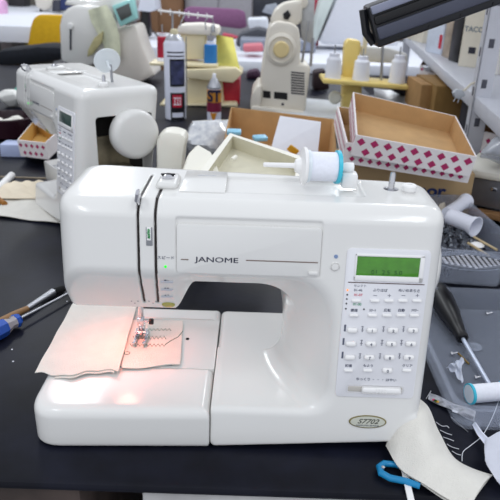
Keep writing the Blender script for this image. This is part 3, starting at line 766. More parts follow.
# label packet
g = [T(429, 394, .002), T(475.5, 412.5, .002), T(474, 422.5, .002), T(428, 400, .002)]
pk = thing('label_packet', 'crumpled clear packet with printed label in front of the clear tray', 'packet')
MB().sheet(lambda u, v: blerp(g, u, v)+Vector((0, 0, .001+.0012*math.sin(9*u)*math.sin(3*v+1))), 30, 8, .0006).build('wrapper', mat('foil_grey', '#b4b6be', .4, 0, var=.45, scale=160, alpha=.9), pk)
ex_ = (g[1]-g[0]).normalized(); ey_ = Vector((0, 0, 1)).cross(ex_)
for k, c_ in enumerate(('#d0406a', '#58c050', '#e8b030')):
    p = T(434+k*1.6, 400+k*.8, .0045); MB().lathe([(.0022, 0), (.0022, .0003), (0, .0003)], Matrix.Translation(p), 12).build('colour_mark', mat('mark_%s' % ('rose', 'lime', 'gold')[k], c_, .5, var=0), pk, label='%s printed spot' % ('rose', 'lime', 'yellow')[k])
p = T(455, 411.5, .0047); MB().box((-.003, -.002, 0), (.003, .002, .0003), M=basis(p, ex_, ey_, (0, 0, 1))).build('printed_box', THR, pk)
p = T(468, 416, .0047); q = MB()
for k in range(7): q.box((-.006+k*.0018, -.003, 0), (-.0052+k*.0018, .003, .0003), M=basis(p, ex_, ey_, (0, 0, 1)))
q.build('bar_print', DINK, pk)
for k, (a, b) in enumerate((((451, 417), (468, 432)), ((426, 399), (431, 391)))):
    q = MB().tube([T(*a, .0012), T(*b, .0012)], .0005, 6); tag(q.build('sewing_pin', STEEL), ['long steel pin below the label packet', 'short pin leaning at the left end of the label packet'][k], 'pin')
def thread(pts, label, r=.0004, z=.001, m=THR, group=None):
    P = [T(a, b, z) for a, b in pts]; Q = []
    for i in range(len(P)-1):
        p0, p1, p2, p3 = P[max(i-1, 0)], P[i], P[i+1], P[min(i+2, len(P)-1)]
        for k in range(6):
            f = k/6; Q.append(.5*(2*p1+(p2-p0)*f+(2*p0-5*p1+4*p2-p3)*f*f+(3*p1-p0-3*p2+p3)*f**3))
    Q.append(P[-1]); o = MB().tube(Q, r, 6).build('loose_thread', m); return tag(o, label, 'thread', group)
thread([(462, 461), (463, 452), (470, 446), (480, 438), (486, 430), (493, 416), (499, 400)], 'long loose white thread curving from the muslin strip up to the tray')
for k, pts in enumerate((((436, 422), (442, 426), (447, 426), (449, 428)), ((440, 430), (446, 433), (452, 435)), ((443, 437), (449, 439), (454, 441)), ((447, 444), (452, 447), (459, 449)), ((452, 451), (457, 454), (461, 455)))):
    thread(pts, 'short frayed thread lying along the edge of the folded muslin strip', .00035, group='frayed threads beside the folded muslin strip')
# white bunched fabric and its ribbon
WF = mat('bright_cotton', '#e8ebf8', .9, var=.02, bump=.3, bscale=200)
p = T(516, 470, .02); crumple('bunched_cloth', WF, (p.x+.004, p.y+.008, .018), (.028, .042, .030), 11, 'bunched bright white cotton cloth at the lower right edge', 'cloth', 1.0, 5)
p = T(512, 432, .02); crumple('bunched_cloth', WF, (p.x+.010, p.y+.004, .016), (.019, .026, .026), 15, 'white cotton fold standing behind the bunched cloth at the right edge', 'cloth', 1.0, 5)
g4 = [(474, 424), (480, 434), (488, 443), (498, 447)]; P_ = [T(a, b, .003+.004*i) for i, (a, b) in enumerate(g4)]
def rib(u, v):
    k = min(int(u*3), 2); f = u*3-k; c_ = P_[k].lerp(P_[k+1], f); d_ = (P_[k+1]-P_[k]).normalized(); n_ = d_.cross(Vector((0, 0, 1))).normalized()
    return c_+n_*(v-.5)*(.004+.007*u)+Vector((0, 0, .002*math.sin(6*v)))
MB_ = MB().sheet(rib, 20, 6, .0008); tag(MB_.build('ribbon', WF), 'narrow white ribbon end running into the bunched cloth', 'ribbon')

# ------------------------------------------------------------------ clear trays on the right
CLR = mat('clear_plastic', '#dde6fa', .18, var=0, alpha=.13, coat=.5, ior=1.4)
CLR2 = mat('clear_plastic_back', '#a9b0c0', .2, var=0, alpha=.34, coat=.4)
def rounded(poly, r, n=8):
    out = []; N = len(poly)
    for i in range(N):
        p0, p1, p2 = Vector(poly[i-1]), Vector(poly[i]), Vector(poly[(i+1) % N])
        a, b = (p0-p1).normalized(), (p2-p1).normalized(); ang = math.acos(max(-1, min(1, a.dot(b))))
        t = r/math.tan(ang/2); c_ = p1+(a+b).normalized()*(r/math.sin(ang/2))
        s_, e_ = p1+a*t-c_, p1+b*t-c_
        a0 = math.atan2(s_.y, s_.x); da = (math.atan2(e_.y, e_.x)-a0+PI) % (2*PI)-PI
        out += [(c_.x+r*math.cos(a0+da*k/n), c_.y+r*math.sin(a0+da*k/n)) for k in range(n+1)]
    return out
def vessel(poly, r, prof, M=I4):
    """poly counter-clockwise; prof: list of (outward offset, z)"""
    P = rounded([Vector(q) for q in poly], r); N = len(P); nr = []
    for i in range(N):
        a, b = Vector(P[i-1]), Vector(P[(i+1) % N]); d = (b-a).normalized(); nr.append(Vector((d.y, -d.x)))
    b = MB(); rings = [[b.bm.verts.new((P[i][0]+nr[i].x*o_, P[i][1]+nr[i].y*o_, z)) for i in range(N)] for o_, z in prof]
    for A_, B_ in zip(rings, rings[1:]):
        for i in range(N): b.bm.faces.new((A_[i], A_[(i+1) % N], B_[(i+1) % N], B_[i]))
    b.bm.faces.new(rings[0][::-1]); b.bm.faces.new(rings[-1])
    bmesh.ops.recalc_face_normals(b.bm, faces=b.bm.faces); bmesh.ops.transform(b.bm, matrix=M, verts=b.bm.verts); return b
h = .036
A0, A1 = T(459, 406, h), T(426, 335, h); dv = (A1-A0); dv.z = 0; dv.normalize(); pv = Vector((-dv.y, dv.x, 0)) * -1
if pv.x < 0: pv = -pv
A0 = A0.copy()
Ld = .275; W_ = .22
poly = [(A0.x, A0.y), (A0.x+pv.x*W_, A0.y+pv.y*W_), (A0.x+pv.x*W_+dv.x*Ld, A0.y+pv.y*W_+dv.y*Ld), (A0.x+dv.x*Ld, A0.y+dv.y*Ld)]
prof = [(-.008, .001), (-.003, .003), (-.001, h-.004), (.0025, h-.004), (.003, h), (-.002, h), (-.003, h-.003), (-.0055, .005), (-.010, .003)]
v = vessel(poly, .02, prof); tag(v.build('clear_tray', CLR), 'shallow clear plastic tray with a black screwdriver in it, right of the front machine', 'tray')
TZ = .0032
sd = thing('screwdriver', 'screwdriver with a long black handle lying in the clear tray', 'screwdriver')
H0, H1, H2 = T(436, 288, .022), T(463, 339, .014), T(496, 396, .008)
dd = (H1-H0); L_ = dd.length; MM = Matrix.Translation(H0) @ dd.normalized().to_track_quat('Z', 'Y').to_matrix().to_4x4()
MB().lathe([(.006, -.001), (.0125, .002), (.0165, .010), (.0168, .03), (.0145, L_*.55), (.0100, L_*.8), (.0078, L_*.93), (.0088, L_*.97), (.0065, L_)], MM, 10).build('handle', BLK, sd, ang=60)
MB().tube([H1, H2], .0027, 12).build('shaft', mat('pale_steel', '#c8d0e2', .3, .3, var=.03), sd)
s2 = thing('thread_spool', 'white thread spool with cyan rims lying in the clear tray corner', 'thread spool')
a_ = T(469, 394, .014); b_ = T(505, 391, .014); M = Matrix.Translation((a_+b_)/2) @ (b_-a_).normalized().to_track_quat('Z', 'Y').to_matrix().to_4x4()
L = (b_-a_).length
for z0 in (-L/2, L/2-.003): MB().lathe([(.003, z0), (.0122, z0), (.0122, z0+.003), (.003, z0+.003)], M, 32).build('rim', CY, s2, label='cyan rim')
MB().lathe([(0, -L/2-.0003), (.0105, -L/2-.0003), (.0105, -L/2+.001), (0, -L/2+.001)], M, 32).build('end_disc', RIMW, s2)
MB().lathe([(.004, -L/2+.003)]+[(.0108 if i % 2 else .0105, -L/2+.003+(L-.006)*i/40) for i in range(41)]+[(.004, L/2-.003)], M, 32).build('thread_winding', THR, s2)
# crumpled tissue
gT = [T(446, 368, .006), T(462, 384, .006), T(463, 357, .024), T(452, 364, .015)]
tag(MB().sheet(lambda u, v: blerp(gT, u, v)+Vector((.002*math.sin(9*v), 0, .005*math.sin(PI*u)*math.sin(2*v+1)+.002*math.sin(15*u+9*v))), 24, 24, .0006).build('tissue', mat('tissue_white', '#d4d9e6', .8, var=.03)), 'torn white tissue piece in the front corner of the clear tray', 'tissue')
for k, (a, b, la) in enumerate(((452, 353, 'silver screw beside the torn tissue'), (487, 313, 'small ring shaped bolt in the middle of the clear tray'), (476, 377, 'tiny screw just left of the cyan rimmed spool in the tray'))):
    p = T(a, b, .006); o = thing('screw', la, 'screw', (p.x, p.y, .005)); Mr = Matrix.Rotation(1.3, 4, 'Y')
    MB().lathe([(.0028, 0), (.0028, .001), (.0012, .0012), (.0011, .008), (0, .0085)], Mr, 12).build('shank', CHR, o); MB().lathe([(.0032, -.0012), (.0032, .0002), (0, .0002)], Mr, 12).build('head', CHR, o)
tag(MB().tube([T(458, 353, .005), T(469, 364, .005)], .0012, 8).build('brass_pin', mat('brass', '#8e743c', .4, .8, var=.1)), 'thin brass pin beside the torn tissue', 'pin')
tag(MB().lathe([(.010, 0), (.0105, .001), (.0085, .0016), (0, .0012)], Matrix.Translation(T(474, 347, .0045)), 24).build('clear_disc', CLR), 'small clear disc lying in the tray by the screwdriver shaft', 'disc')
# honeycomb grid in a clear oval ring, behind tray
hc = thing('honeycomb_disc', 'oval black and white honeycomb grid in a clear ring behind the clear tray', 'disc')
C_ = T(471, 263, .070); MB().lathe([(.052, 0), (.055, .004), (.052, .008), (.047, .008), (.047, 0)], Matrix.Translation(C_), 48, sx=1, sy=.52).build('clear_ring', CLR, hc)
MB().lathe([(.047, 0), (.047, .002), (0, .002)], Matrix.Translation(C_), 48, sx=1, sy=.50).build('backing', BLK, hc)
q = MB(); s_ = .0052
for i in range(-11, 12):
    for j in range(-7, 8):
        x, y = i*s_*1.5, (j+(.5 if i % 2 else 0))*s_*1.73*.62
        if (x/.045)**2+(y/.0225)**2 < 1:
            q.lathe([(s_*.50, .0018), (s_*.50, .0034), (s_*.3, .0036), (0, .0036)], Matrix.Translation(C_+Vector((x, y, 0))), 6, sx=1, sy=.45)
q.build('grid', mat('grid_white', '#c9cad4', .4, var=.05), hc)
# back bin
h = .065
B0_, B1_ = T(500, 234, h), T(461, 197, h)
g = [T(418, 247, h), T(506, 253, h), T(517, 243, h), T(461, 195, h), T(405, 194, h)]
poly = [(p.x, p.y) for p in g]
prof = [(-.010, .001), (-.004, .003), (-.001, h-.004), (.0025, h-.004), (.003, h), (-.002, h), (-.003, h-.003), (-.0065, .005), (-.012, .003)]
tag(vessel(poly, .012, prof).build('clear_tray', CLR2), 'cloudy clear bin filled with small parts and two empty white spools', 'tray')
rs = random.Random(4)
q = MB(); q2 = MB()
cx = sum(p[0] for p in poly)/5; cy_ = sum(p[1] for p in poly)/5
for k in range(420):
    a = rs.random(); b = rs.random(); u = g[0].lerp(g[1], a*.9+.05); w_ = g[4].lerp(g[3], a*.9+.05); p = u.lerp(w_, b*.88+.06); p.z = .012+rs.random()*.030
    R_ = Euler((rs.random()*3, rs.random()*3, rs.random()*3)).to_matrix().to_4x4()
    (q if k % 2 else q2).box((-.005*rs.random()-.001, -.002, -.0008), (.005*rs.random()+.001, .002, .0008), M=Matrix.Translation(p) @ R_)
tag(q.build('loose_screws', mat('scrap_steel', '#8f949c', .4, .5, var=.3, scale=300), smooth=False), 'heap of tiny bright metal parts filling the cloudy bin', 'small parts', kind='stuff')
tag(q2.build('black_clips', mat('scrap_black', '#20222a', .5, var=.3, scale=300), smooth=False), 'heap of tiny dark parts mixed in the cloudy bin', 'small parts', kind='stuff')
MB().box
for k, (a, b, r, la) in enumerate((((450, 216), (476, 227), .0190, 'empty white plastic spool lying in the bin, mouth toward the right'), ((447, 214), (466, 201), .0155, 'empty white plastic spool behind the one with its mouth showing'))):
    a_ = T(*a, .058); b_ = T(*b, .056 if k == 0 else .062); d_ = (b_-a_); L = d_.length; M = Matrix.Translation(a_) @ d_.normalized().to_track_quat('Z', 'Y').to_matrix().to_4x4()
    o = thing('empty_spool', la, 'spool')
    MB().lathe([(0, 0), (r*.78, 0), (r*.80, .003), (r*.78, .006), (r*.78, L*.75), (r*.98, L*.97), (r, L), (r*.9, L), (r*.7, L*.8), (r*.66, .01), (0, .01)], M, 40).build('tube', mat('cone_white', '#e9ebf6', .35, var=.01), o)
for k, (a, b) in enumerate((((468, 243), (489, 256)), ((474, 237), (497, 250)))):
    a_, b_ = T(*a, .05), T(*b, .052); tag(MB().tube([a_, b_], .0022, 8).build('bamboo_stick', mat('stick_tan', '#bda983', .5, var=.1)), ['front tan stick on the small parts in the bin', 'rear tan stick on the small parts in the bin'][k], 'stick')
p = T(477, 246, .045); tag(MB().lathe([(.010, 0), (.012, .002), (.008, .005), (0, .006)], Matrix.Translation(p), 24).build('bobbin', WH2), 'small white oval bobbin among the parts in the bin', 'bobbin')
p = T(442, 209, .045); crumple('paper_scrap', mat('scrap_cream', '#cfc4b4', .8, var=.05), p, (.008, .008, .014), 31, 'torn cream paper scrap left of the empty spools', 'paper', .9, 3)
# silver case, ivory cover, plank
cs = thing('metal_case', 'silver metal case under the ivory curved cover at the right edge', 'case')
a_ = T(466, 176, .075); ez = Vector((0, 0, 1)); e1 = Vector((.86, -.50, 0)).normalized(); e2 = ez.cross(e1)
MB().box((0, 0, -.062), (.22, .18, 0), .004, basis(a_, e1, e2, ez)).build('case_body', mat('case_silver', '#80828a', .35, .6, var=.1), cs)
q = MB().box((.055, -.003, -.022), (.067, .0005, -.014), .001, basis(a_, e1, e2, ez)); q.build('catch', CHR, cs)
tag(MB().box((-.005, -.03, 0), (.26, -.004, .012), .001, basis(Vector((a_.x, a_.y, 0)), e1, e2, ez)).build('wooden_plank', mat('plank_wood', '#a07850', .7, var=.2, scale=30)), 'narrow wooden plank between the cloudy bin and the silver case', 'plank')
mc = MB().box((-.01, -.012, .001), (.24, .16, .020), .009, basis(a_, e1, e2, ez)); tag(mc.build('machine_cover', IV), 'smooth ivory plastic cover resting on the silver case', 'machine cover')
p = a_+e1*.09+e2*.06; crumple('plastic_bag', mat('milky_bag', '#cdd3de', .25, var=.1, alpha=.8, coat=.5), (p.x, p.y, .135), (.085, .06, .045), 44, 'milky clear plastic bag on the ivory cover at the right edge', 'bag', .9, 4)
pts = [a_+e1*(.02)+e2*.01+ez*.045, a_+e1*.07+e2*(-.006)+ez*.05, a_+e1*.15+e2*(-.01)+ez*.052]
tag(MB().tube(pts, .004, 8).build('clear_hose', CLR2), 'pale clear hose lying along the front of the milky bag', 'hose')
# ------------------------------------------------------------------ things on the second bench
def band(M, r, a0, a1, z0, z1, n=16, t=.0004):
    b = MB(); V = [[b.bm.verts.new((M @ Vector((rr*math.cos(a0+(a1-a0)*i/n), rr*math.sin(a0+(a1-a0)*i/n), z)))) for i in range(n+1)] for rr, z in ((r, z0), (r+t, z0), (r+t, z1), (r, z1))]
    for k in range(4):
        for i in range(n): b.bm.faces.new((V[k][i], V[k][i+1], V[(k+1) % 4][i+1], V[(k+1) % 4][i]))
    bmesh.ops.recalc_face_normals(b.bm, faces=b.bm.faces); return b
# tall spray can
p = T(174.5, 121); R = .036; H = .262; y0 = p.y+R
can = thing('spray_can', 'tall white spray can with a black picture panel and red square label', 'spray can', (p.x, y0, 0)); I = I4
CW = mat('can_white', '#dfe3f2', .25, var=.02, coat=.4)
MB().lathe([(R-.004, 0), (R, .004), (R, H-.012), (R-.004, H-.006), (R-.006, H)], I, 40).build('can_body', CW, can)
MB().lathe([(R-.005, H-.002), (R-.009, H+.006), (.018, H+.014), (.016, H+.016), (0, H+.016)], I, 36).build('can_dome', STEEL, can)
MB().lathe([(.013, H+.014), (.013, H+.026), (.010, H+.032), (0, H+.033)], I, 20).build('nozzle', mat('nozzle_tan', '#d8cfae', .4, var=.03), can)
f0 = -PI/2
lab = band(I, R, f0-.35, f0+1.2, .002, .203).build('black_label', mat('label_black', '#14151d', .35, var=.2), can)
band(I, R+.0004, f0-.25, f0+1.1, .122, .197).build('picture_panel', mat('picture_dark', '#3a3f62', .35, var=.7, scale=35), can, label='dark blue picture panel')
band(I, R+.0006, f0-.35, f0+1.2, .094, .114).build('white_band', CW, can)
red = band(I, R+.0008, f0-.15, f0+.75, .046, .088).build('red_square', mat('label_red', '#c3203c', .4, var=.03), can, label='red square')
band(I, R+.0008, f0-.2, f0+.9, .012, .028).build('white_band', CW, can)
for z in (.222, .210): band(I, R+.0003, f0-.6, f0+1.1, z, z+.004).build('label_line', DINK, can)
ch_ = MB()
for z0, z1, a0, a1 in ((.054, .057, -.05, .65), (.076, .079, -.05, .65), (.054, .079, .05, .12), (.054, .079, .3, .37), (.054, .079, .55, .62)):
    b_ = band(I, R+.0012, f0+a0, f0+a1, z0, z1, 6); me = b_.mesh('x', THR); ch_.bm.from_mesh(me); bpy.data.meshes.remove(me)
ch_.build('label_lettering', THR, can)
MB().tube([(R+.004, -.008, .04), (R+.004, -.008, H+.01)], .0016, 8).build('spray_straw', mat('straw_grey', '#6b6d78', .4, var=0), can)
# small can
p = T(213.5, 127); R = .0235; H = .122; can = thing('spray_can', 'small silver topped spray can with orange and maroon label beside the tall one', 'spray can', (p.x, p.y+R, 0))
MB().lathe([(R-.003, 0), (R, .003), (R, H)], I, 36).build('can_body', CW, can)
MB().lathe([(R, H), (R+.001, H+.004), (R-.003, H+.012), (.012, H+.028), (.009, H+.032), (0, H+.032)], I, 36).build('can_dome', STEEL, can)
MB().lathe([(.006, H+.03), (.006, H+.043), (.004, H+.047), (0, H+.047)], I, 16).build('nozzle', THR, can)
band(I, R, f0-1.7, f0+1.7, .078, H-.002, 30).build('orange_band', mat('label_orange', '#c8862c', .35, var=.04), can, label='orange band')
band(I, R+.0002, f0-1.7, f0+1.7, .048, .079, 30).build('maroon_band', mat('label_maroon', '#7a1e3c', .35, var=.05), can, label='maroon band')
MB().text('ST', .050, basis((.001, -R-.0022, .099), (1, 0, 0), (0, 0, 1), (0, -1, 0)), .0006, .0018, sx=.8).build('can_lettering', mat('label_navy', '#17183a', .4, var=0), can, label='large dark navy lettering')
q = MB(); q.prism([(-.011, .046), (.011, .046), (0, .012)], -R-.0015, -R+.004, 'y'); q.build('orange_point', MATS['label_orange'], can, label='orange pointed mark')

# big machine with teal display
m3 = thing('embroidery_machine', 'white machine with a teal framed display and cloth draped over it', 'sewing machine')
YY = 2.30
head = pris([(60, 62), (58.5, 25), (62, 12), (72, 5), (96, 5), (112, 12), (116, 30), (112, 50), (100, 64), (80, 68)], YY, .24, .02); head.build('head', WH, m3)
pris([(112, 30), (136, 24), (142, 45), (152, 68), (156, 76), (138, 87), (100, 78), (108, 55)], YY+.03, .22, .02).build('column', mat('ivory_white', '#e2dcd4', .35, var=.02), m3)
pris([(72, 8), (100, 0), (112, -6), (132, 0), (130, 12), (112, 16), (96, 14)], YY+.02, .2, .01).build('top_cover', WH, m3)
pris([(64, 5), (66, 0), (80, -1), (98, 1), (98, 6)], YY+.04, .12, .008).build('top_handle', WH, m3)
q = pris([(111.5, 6), (133, -2), (137, 19), (120, 27)], YY-.012, .05, .006); dsp = q.build('display_frame', mat('teal_frame', '#a4dedb', .35, var=.02), m3, label='teal display frame')
pris([(115.5, 9), (129, 3), (132, 15), (121, 21)], YY-.016, .01, .001).build('screen', mat('screen_dark', '#5b5f5e', .2, var=.1), dsp)
q = pris([(69.6, 27), (71.4, 27), (71.4, 50), (69.6, 50)], YY-.003, .01); sl = q.build('lever_slot', DINK, m3, label='dark vertical lever slot')
a = Y(70.3, 26, YY-.008); MB().lathe([(.011, -.004), (.013, 0), (.011, .004)], Matrix.Translation(a) @ Matrix.Rotation(PI/2, 4, 'X'), 16).build('lever', WH2, sl)
CLM = mat('printed_muslin', '#d9dcc2', .95, var=.12, scale=25, bump=.3)
P0 = [(88, 10), (91, 22), (97, 33), (103, 44), (106, 58), (107, 60)]; P1 = [(106, 5), (112, 14), (116, 24), (119, 36), (120, 48), (120, 58)]
def drape(u, v):
    k = min(int(v*5), 4); f = v*5-k; a = (P0[k][0]*(1-f)+P0[k+1][0]*f, P0[k][1]*(1-f)+P0[k+1][1]*f); b = (P1[k][0]*(1-f)+P1[k+1][0]*f, P1[k][1]*(1-f)+P1[k+1][1]*f)
    p = Y(a[0]*(1-u)+b[0]*u, a[1]*(1-u)+b[1]*u, YY-.02); p.y += .008*math.sin(7*u+2*v); return p
tag(MB().sheet(drape, 20, 30, .003).build('draped_cloth', CLM), 'long pale cloth hanging over the teal display machine', 'cloth')
q = pris([(103, 31), (102, 42), (92, 55), (87, 57), (88, 50), (94, 38)], YY-.03, .012, .003); tag(q.build('fabric_tag', mat('olive_print', '#b4ac80', .8, var=.2, scale=40)), 'olive printed cloth piece hanging left of the pale draped cloth', 'cloth')

# overlock machine with thread tree
sg = thing('overlock_machine', 'cream overlock machine with a thread stand behind the spray cans', 'overlock machine'); YY = 1.86
pris([(178, 60), (180, 30), (205, 31), (206, 60)], YY+.06, .10, .01).build('column', CRM, sg)
pris([(176, 34), (178, 25), (200, 24), (219, 27), (219, 36), (190, 35)], YY+.04, .14, .012).build('top_cover', mat('warm_white', '#eee8de', .4, var=.02), sg)
pris([(182, 112), (182, 80), (198, 78), (222, 80), (224, 108)], YY+.02, .12, .01).build('lower_body', CRM, sg)
pris([(160, 112), (160, 104), (236, 104), (238, 112)], YY-.02, .2, .006).build('base', CRM, sg)
q = MB(); a = Y(150, 62, YY); b = Y(218, 67, YY); q.box((a.x, YY-.02, (a.z+b.z)/2-.006), (b.x, YY+.10, (a.z+b.z)/2+.006), .005); plate = q.build('spool_plate', CRM, sg); pz = (a.z+b.z)/2+.006
g = [Y(186, 72, YY), Y(242, 72, YY), Y(243, 84, YY)]
q = pris([(182, 70), (236, 68), (243, 73), (233, 83), (184, 78)], YY-.04, .14, .004); q.build('cloth_plate', CRM, sg)
a = Y(172.5, 62, YY+.05); b = Y(172.5, 11, YY+.05); MB().cyl(a, b, .0045, .0035).build('stand_pole', STEEL, sg)
a = Y(158, 10.5, YY+.05); b = Y(213, 17, YY+.05); q = MB().tube([a, b], .0042, 8)
tr_ = q.build('thread_tree', WH2, sg)
for k in range(6):
    c_ = a.lerp(b, (k+.3)/6); MB().tube([c_+Vector((0, 0, -.012)), c_+Vector((.004, 0, .002)), c_+Vector((0, 0, .01))], .0025, 6).build('thread_hook', WH2, tr_)
for pts in (((186, 13), (182, 20), (180, 26)), ((208, 17), (205, 22), (206, 30)), ((212, 18), (214, 24), (212, 32))): MB().tube([Y(a, b, YY+.04) for a, b in pts], .0022, 6).build('wire_guide', CHR, sg)
MB().lathe([(.008, 0), (.008, .02), (.004, .026), (0, .026)], Matrix.Translation(Y(213, 32, YY+.03)), 12).build('tension_knob', STEEL, sg)
def cone(px, py0, py1, wpx, yy, thm, label, group=None, rim=True):
    b = Y(px, py1, yy); t_ = Y(px, py0, yy); Hc = t_.z-b.z; r = (Y(px+wpx/2, py1, yy)-b).length
    o = thing('thread_cone', label, 'thread cone', b, 0, group)
    MB().lathe([(r*1.02, 0), (r*1.05, Hc*.06), (r*.96, Hc*.14)], I4, 28).build('cone_foot', mat('cone_white', '#e9ebf6', .35), o)
    tall = rim != 0 and thm is not THR; pr = [(r*(.97-(.04 if tall else .10)*i/20+(.012 if i % 2 else 0)), Hc*(.13+(.72 if tall else .66)*i/20)) for i in range(21)]
    MB().lathe(pr+[(r*.6, Hc*.88), (r*.55, Hc*.98), (r*.4, Hc)], I4, 28).build('thread_winding', thm, o)
    MB().lathe([(r*.62, Hc*.80), (r*.62, Hc), (r*.45, Hc), (r*.45, Hc*.8)], I4, 20).build('cone_tip', MATS['cone_white'], o)
    MB().cyl((0, 0, Hc*.9), (0, 0, Hc*1.3), .0025).build('spool_pin', STEEL, o)
    return o
cone(210.5, 41, 66, 13.5, YY+.03, mat('blue_thread', '#2c7ac0', .7, var=.08, scale=200), 'blue thread cone on the cream overlock stand')
cone(163, 33, 61, 11, YY+.03, mat('red_thread', '#b01c38', .7, var=.08, scale=200), 'red thread cone at the left end of the cream overlock stand')
YC = mat('yellow_cloth', '#d8d070', .9, var=.08, scale=20, bump=.4)
q = MB(); Q4 = [Y(215, 78, YY-.0), Y(241, 74, YY-.03), Y(233, 38, YY+.12), Y(216, 34, YY+.14)]
tag(MB().sheet(lambda u, v: blerp(Q4, u, v)+Vector((0, .012*math.sin(4*u+3*v), 0)), 20, 20, .002).build('draped_cloth', YC), 'yellow cloth hanging at the right side of the cream overlock machine', 'cloth')
q = MB(); a = Y(222, 106, YY+.06); b = Y(240, 79, YY+.06); q.box((a.x, YY+.05, a.z), (b.x, YY+.17, b.z), .004); rb = q.build('red_box', mat('red_plastic', '#b8283a', .4, var=.05)); tag(rb, 'red plastic basket under the yellow cloth', 'box')

# ivory machine seen end-on
YY = 1.76
mb = thing('sewing_machine', 'ivory older sewing machine seen from its end with a round cream wheel and vents', 'sewing machine')
IM = mat('old_ivory', '#ded8cc', .4, var=.03, scale=10)
pris([(258, 112), (262, 70), (267, 38), (270, 26), (277, 21), (292, 23), (299, 28), (301, 45), (300, 64), (311, 66), (309, 80), (305, 116)], YY, .22, .012).build('body', IM, mb)
pris([(270, 24), (275, 10), (284, 3), (300, 0), (303, -2), (302, 22), (297, 26)], YY+.06, .14, .012).build('upper_arm', IM, mb)
pris([(299, 0), (315, -4), (313, 44), (302, 40)], YY+.10, .012, .003).build('rear_plate', mat('mesh_grey', '#b4b6b8', .4, .3, var=.1), mb)
q = pris([(250, 108), (252, 94), (258, 86), (262, 86), (260, 112)], YY-.02, .22, .006); q.build('free_arm', IM, mb)
pris([(250, 113), (252, 106), (304, 112), (304, 118)], YY-.03, .25, .006).build('base', IM, mb)
c_ = Y(281, 49, YY); rr = (Y(296, 49, YY)-c_).length
M = basis(c_, (1, 0, 0), (0, 0, 1), (0, -1, 0))
hw = MB().lathe([(rr*.9, 0), (rr*1.02, .004), (rr, .012), (rr*.82, .018), (rr*.72, .012), (rr*.6, .012)], M, 44).build('hand_wheel', IM, mb)
MB().lathe([(rr*.53, .010), (rr*.53, .02), (rr*.45, .025), (0, .025)], M, 36).build('wheel_knob', mat('knob_cream', '#e2cd96', .4, var=.02), hw, label='cream wheel knob')
for i in range(9):
    pris([(291, 71.5+i*2.6), (304.5, 72.8+i*2.6), (304.5, 74.2+i*2.6), (291, 73.0+i*2.6)], YY-.001, .004).build('vent_slot', DINK, mb)
pris([(263, 90.5), (270.5, 91.5), (270.5, 98.5), (263, 97.5)], YY-.001, .004).build('power_socket', BLK, mb, label='small dark socket')
pris([(274, 91.7), (287.5, 93), (287.5, 100), (274, 98.5)], YY-.001, .004).build('switch_socket', BLK, mb, label='wide dark socket')
pris([(281.5, 103), (284, 103), (284, 105.5), (281.5, 105.5)], YY-.001, .003).build('screw', DINK, mb)
for a, b, r in (((308.5, 21), (302, 62), .005), ((313, 38), (310.5, 66), .0055)): MB().cyl(Y(*a, YY+.05), Y(*b, YY+.05), r).build('metal_rod', STEEL, mb)
MB().lathe([(.020, -.004), (.022, 0), (.020, .004), (.008, .006), (0, .006)], Matrix.Translation(Y(302, 2, YY+.08)) @ Matrix.Rotation(PI/2, 4, 'X'), 24).build('tension_disc', IM, mb)
pris([(283, 14), (288, 10), (291, 15), (288, 20), (284, 19)], YY+.05, .02, .002).build('bobbin_winder', BLK, mb)

# cream spool stand with three white cones
YY = 1.70
s3 = thing('overlock_machine', 'yellowed overlock machine carrying three white thread cones on its plate', 'overlock machine')
q = MB(); a = Y(322, 80, YY); b = Y(409, 87, YY); ex = (b-a); Lx = ex.length; ex.normalize(); up_ = Vector((0, -1, 0)).cross(ex) * -1
up_ = ex.cross(Vector((0, 1, 0))); up_.normalize(); 
if up_.z < 0: up_ = -up_
PM = basis(a, ex, Vector((0, 1, 0)), up_)
q.box((0, -.03, -.008), (Lx, .12, .008), .007, PM); q.build('spool_plate', YCR, s3)
pris([(343, 80), (345, 44), (349, 39), (361, 41), (361, 50), (355, 82)], YY+.08, .06, .008).build('column', YCR, s3)
pris([(362, 46), (388, 48), (408, 54), (408, 64), (362, 62)], YY+.10, .05, .008).build('top_cover', mat('grey_white', '#d4d3d0', .4, var=.03), s3)
pris([(342, 120), (344, 84), (362, 85), (362, 120)], YY+.04, .08, .008).build('lower_body', YCR, s3)
MB().lathe([(.020, 0), (.023, .004), (.022, .022), (.018, .026), (0, .026)], Matrix.Translation(Y(334.5, 97, YY+.03)) @ Matrix.Rotation(PI/2, 4, 'X'), 28).build('hand_wheel', mat('knob_grey', '#c9c8bc', .4, var=.05), s3)
MB().cyl(Y(381, 84, YY+.06), Y(383, 40, YY+.06), .005).build('stand_pole', STEEL, s3)
for px, p0, p1, w_, la in ((332.5, 53, 79.5, 16, 'leftmost'), (360.5, 56, 81, 17, 'middle'), (396.5, 55, 83, 16.5, 'rightmost')):
    cone(px, p0, p1, w_, YY+.02, THR, '%s of the three white thread cones on the yellowed plate' % la, 'white cones on the yellowed plate')
pris([(364, 34), (369, 33), (366, 54), (362, 54)], YY+.03, .01, .002).build('thread_guide', CRM, s3)

# large grey-white case behind
q = pris([(341, -8), (398, -10), (398, 46), (372, 45), (323, 44), (320, 41)], 4.2, .35, .012); lid = tag(q.build('machine_case', mat('case_white', '#d4d6de', .4, var=.02)), 'large grey white sloping machine case behind the three white cones', 'case')
q = pris([(322, -6), (337, -8), (316, 44), (309, 46)], 4.25, .2, .01); tag(q.build('machine_case', mat('case_mint', '#ccd6d2', .4, var=.1, scale=8)), 'narrow pale mint case left of the grey white sloping case', 'case')
q = pris([(314, -6), (324, -6), (318, 47), (315, 48)], 4.5, .05, .003); tag(q.build('red_folder', mat('folder_red', '#b03048', .5, var=.05)), 'dark red folder edge between the ivory machine and the mint case', 'folder')
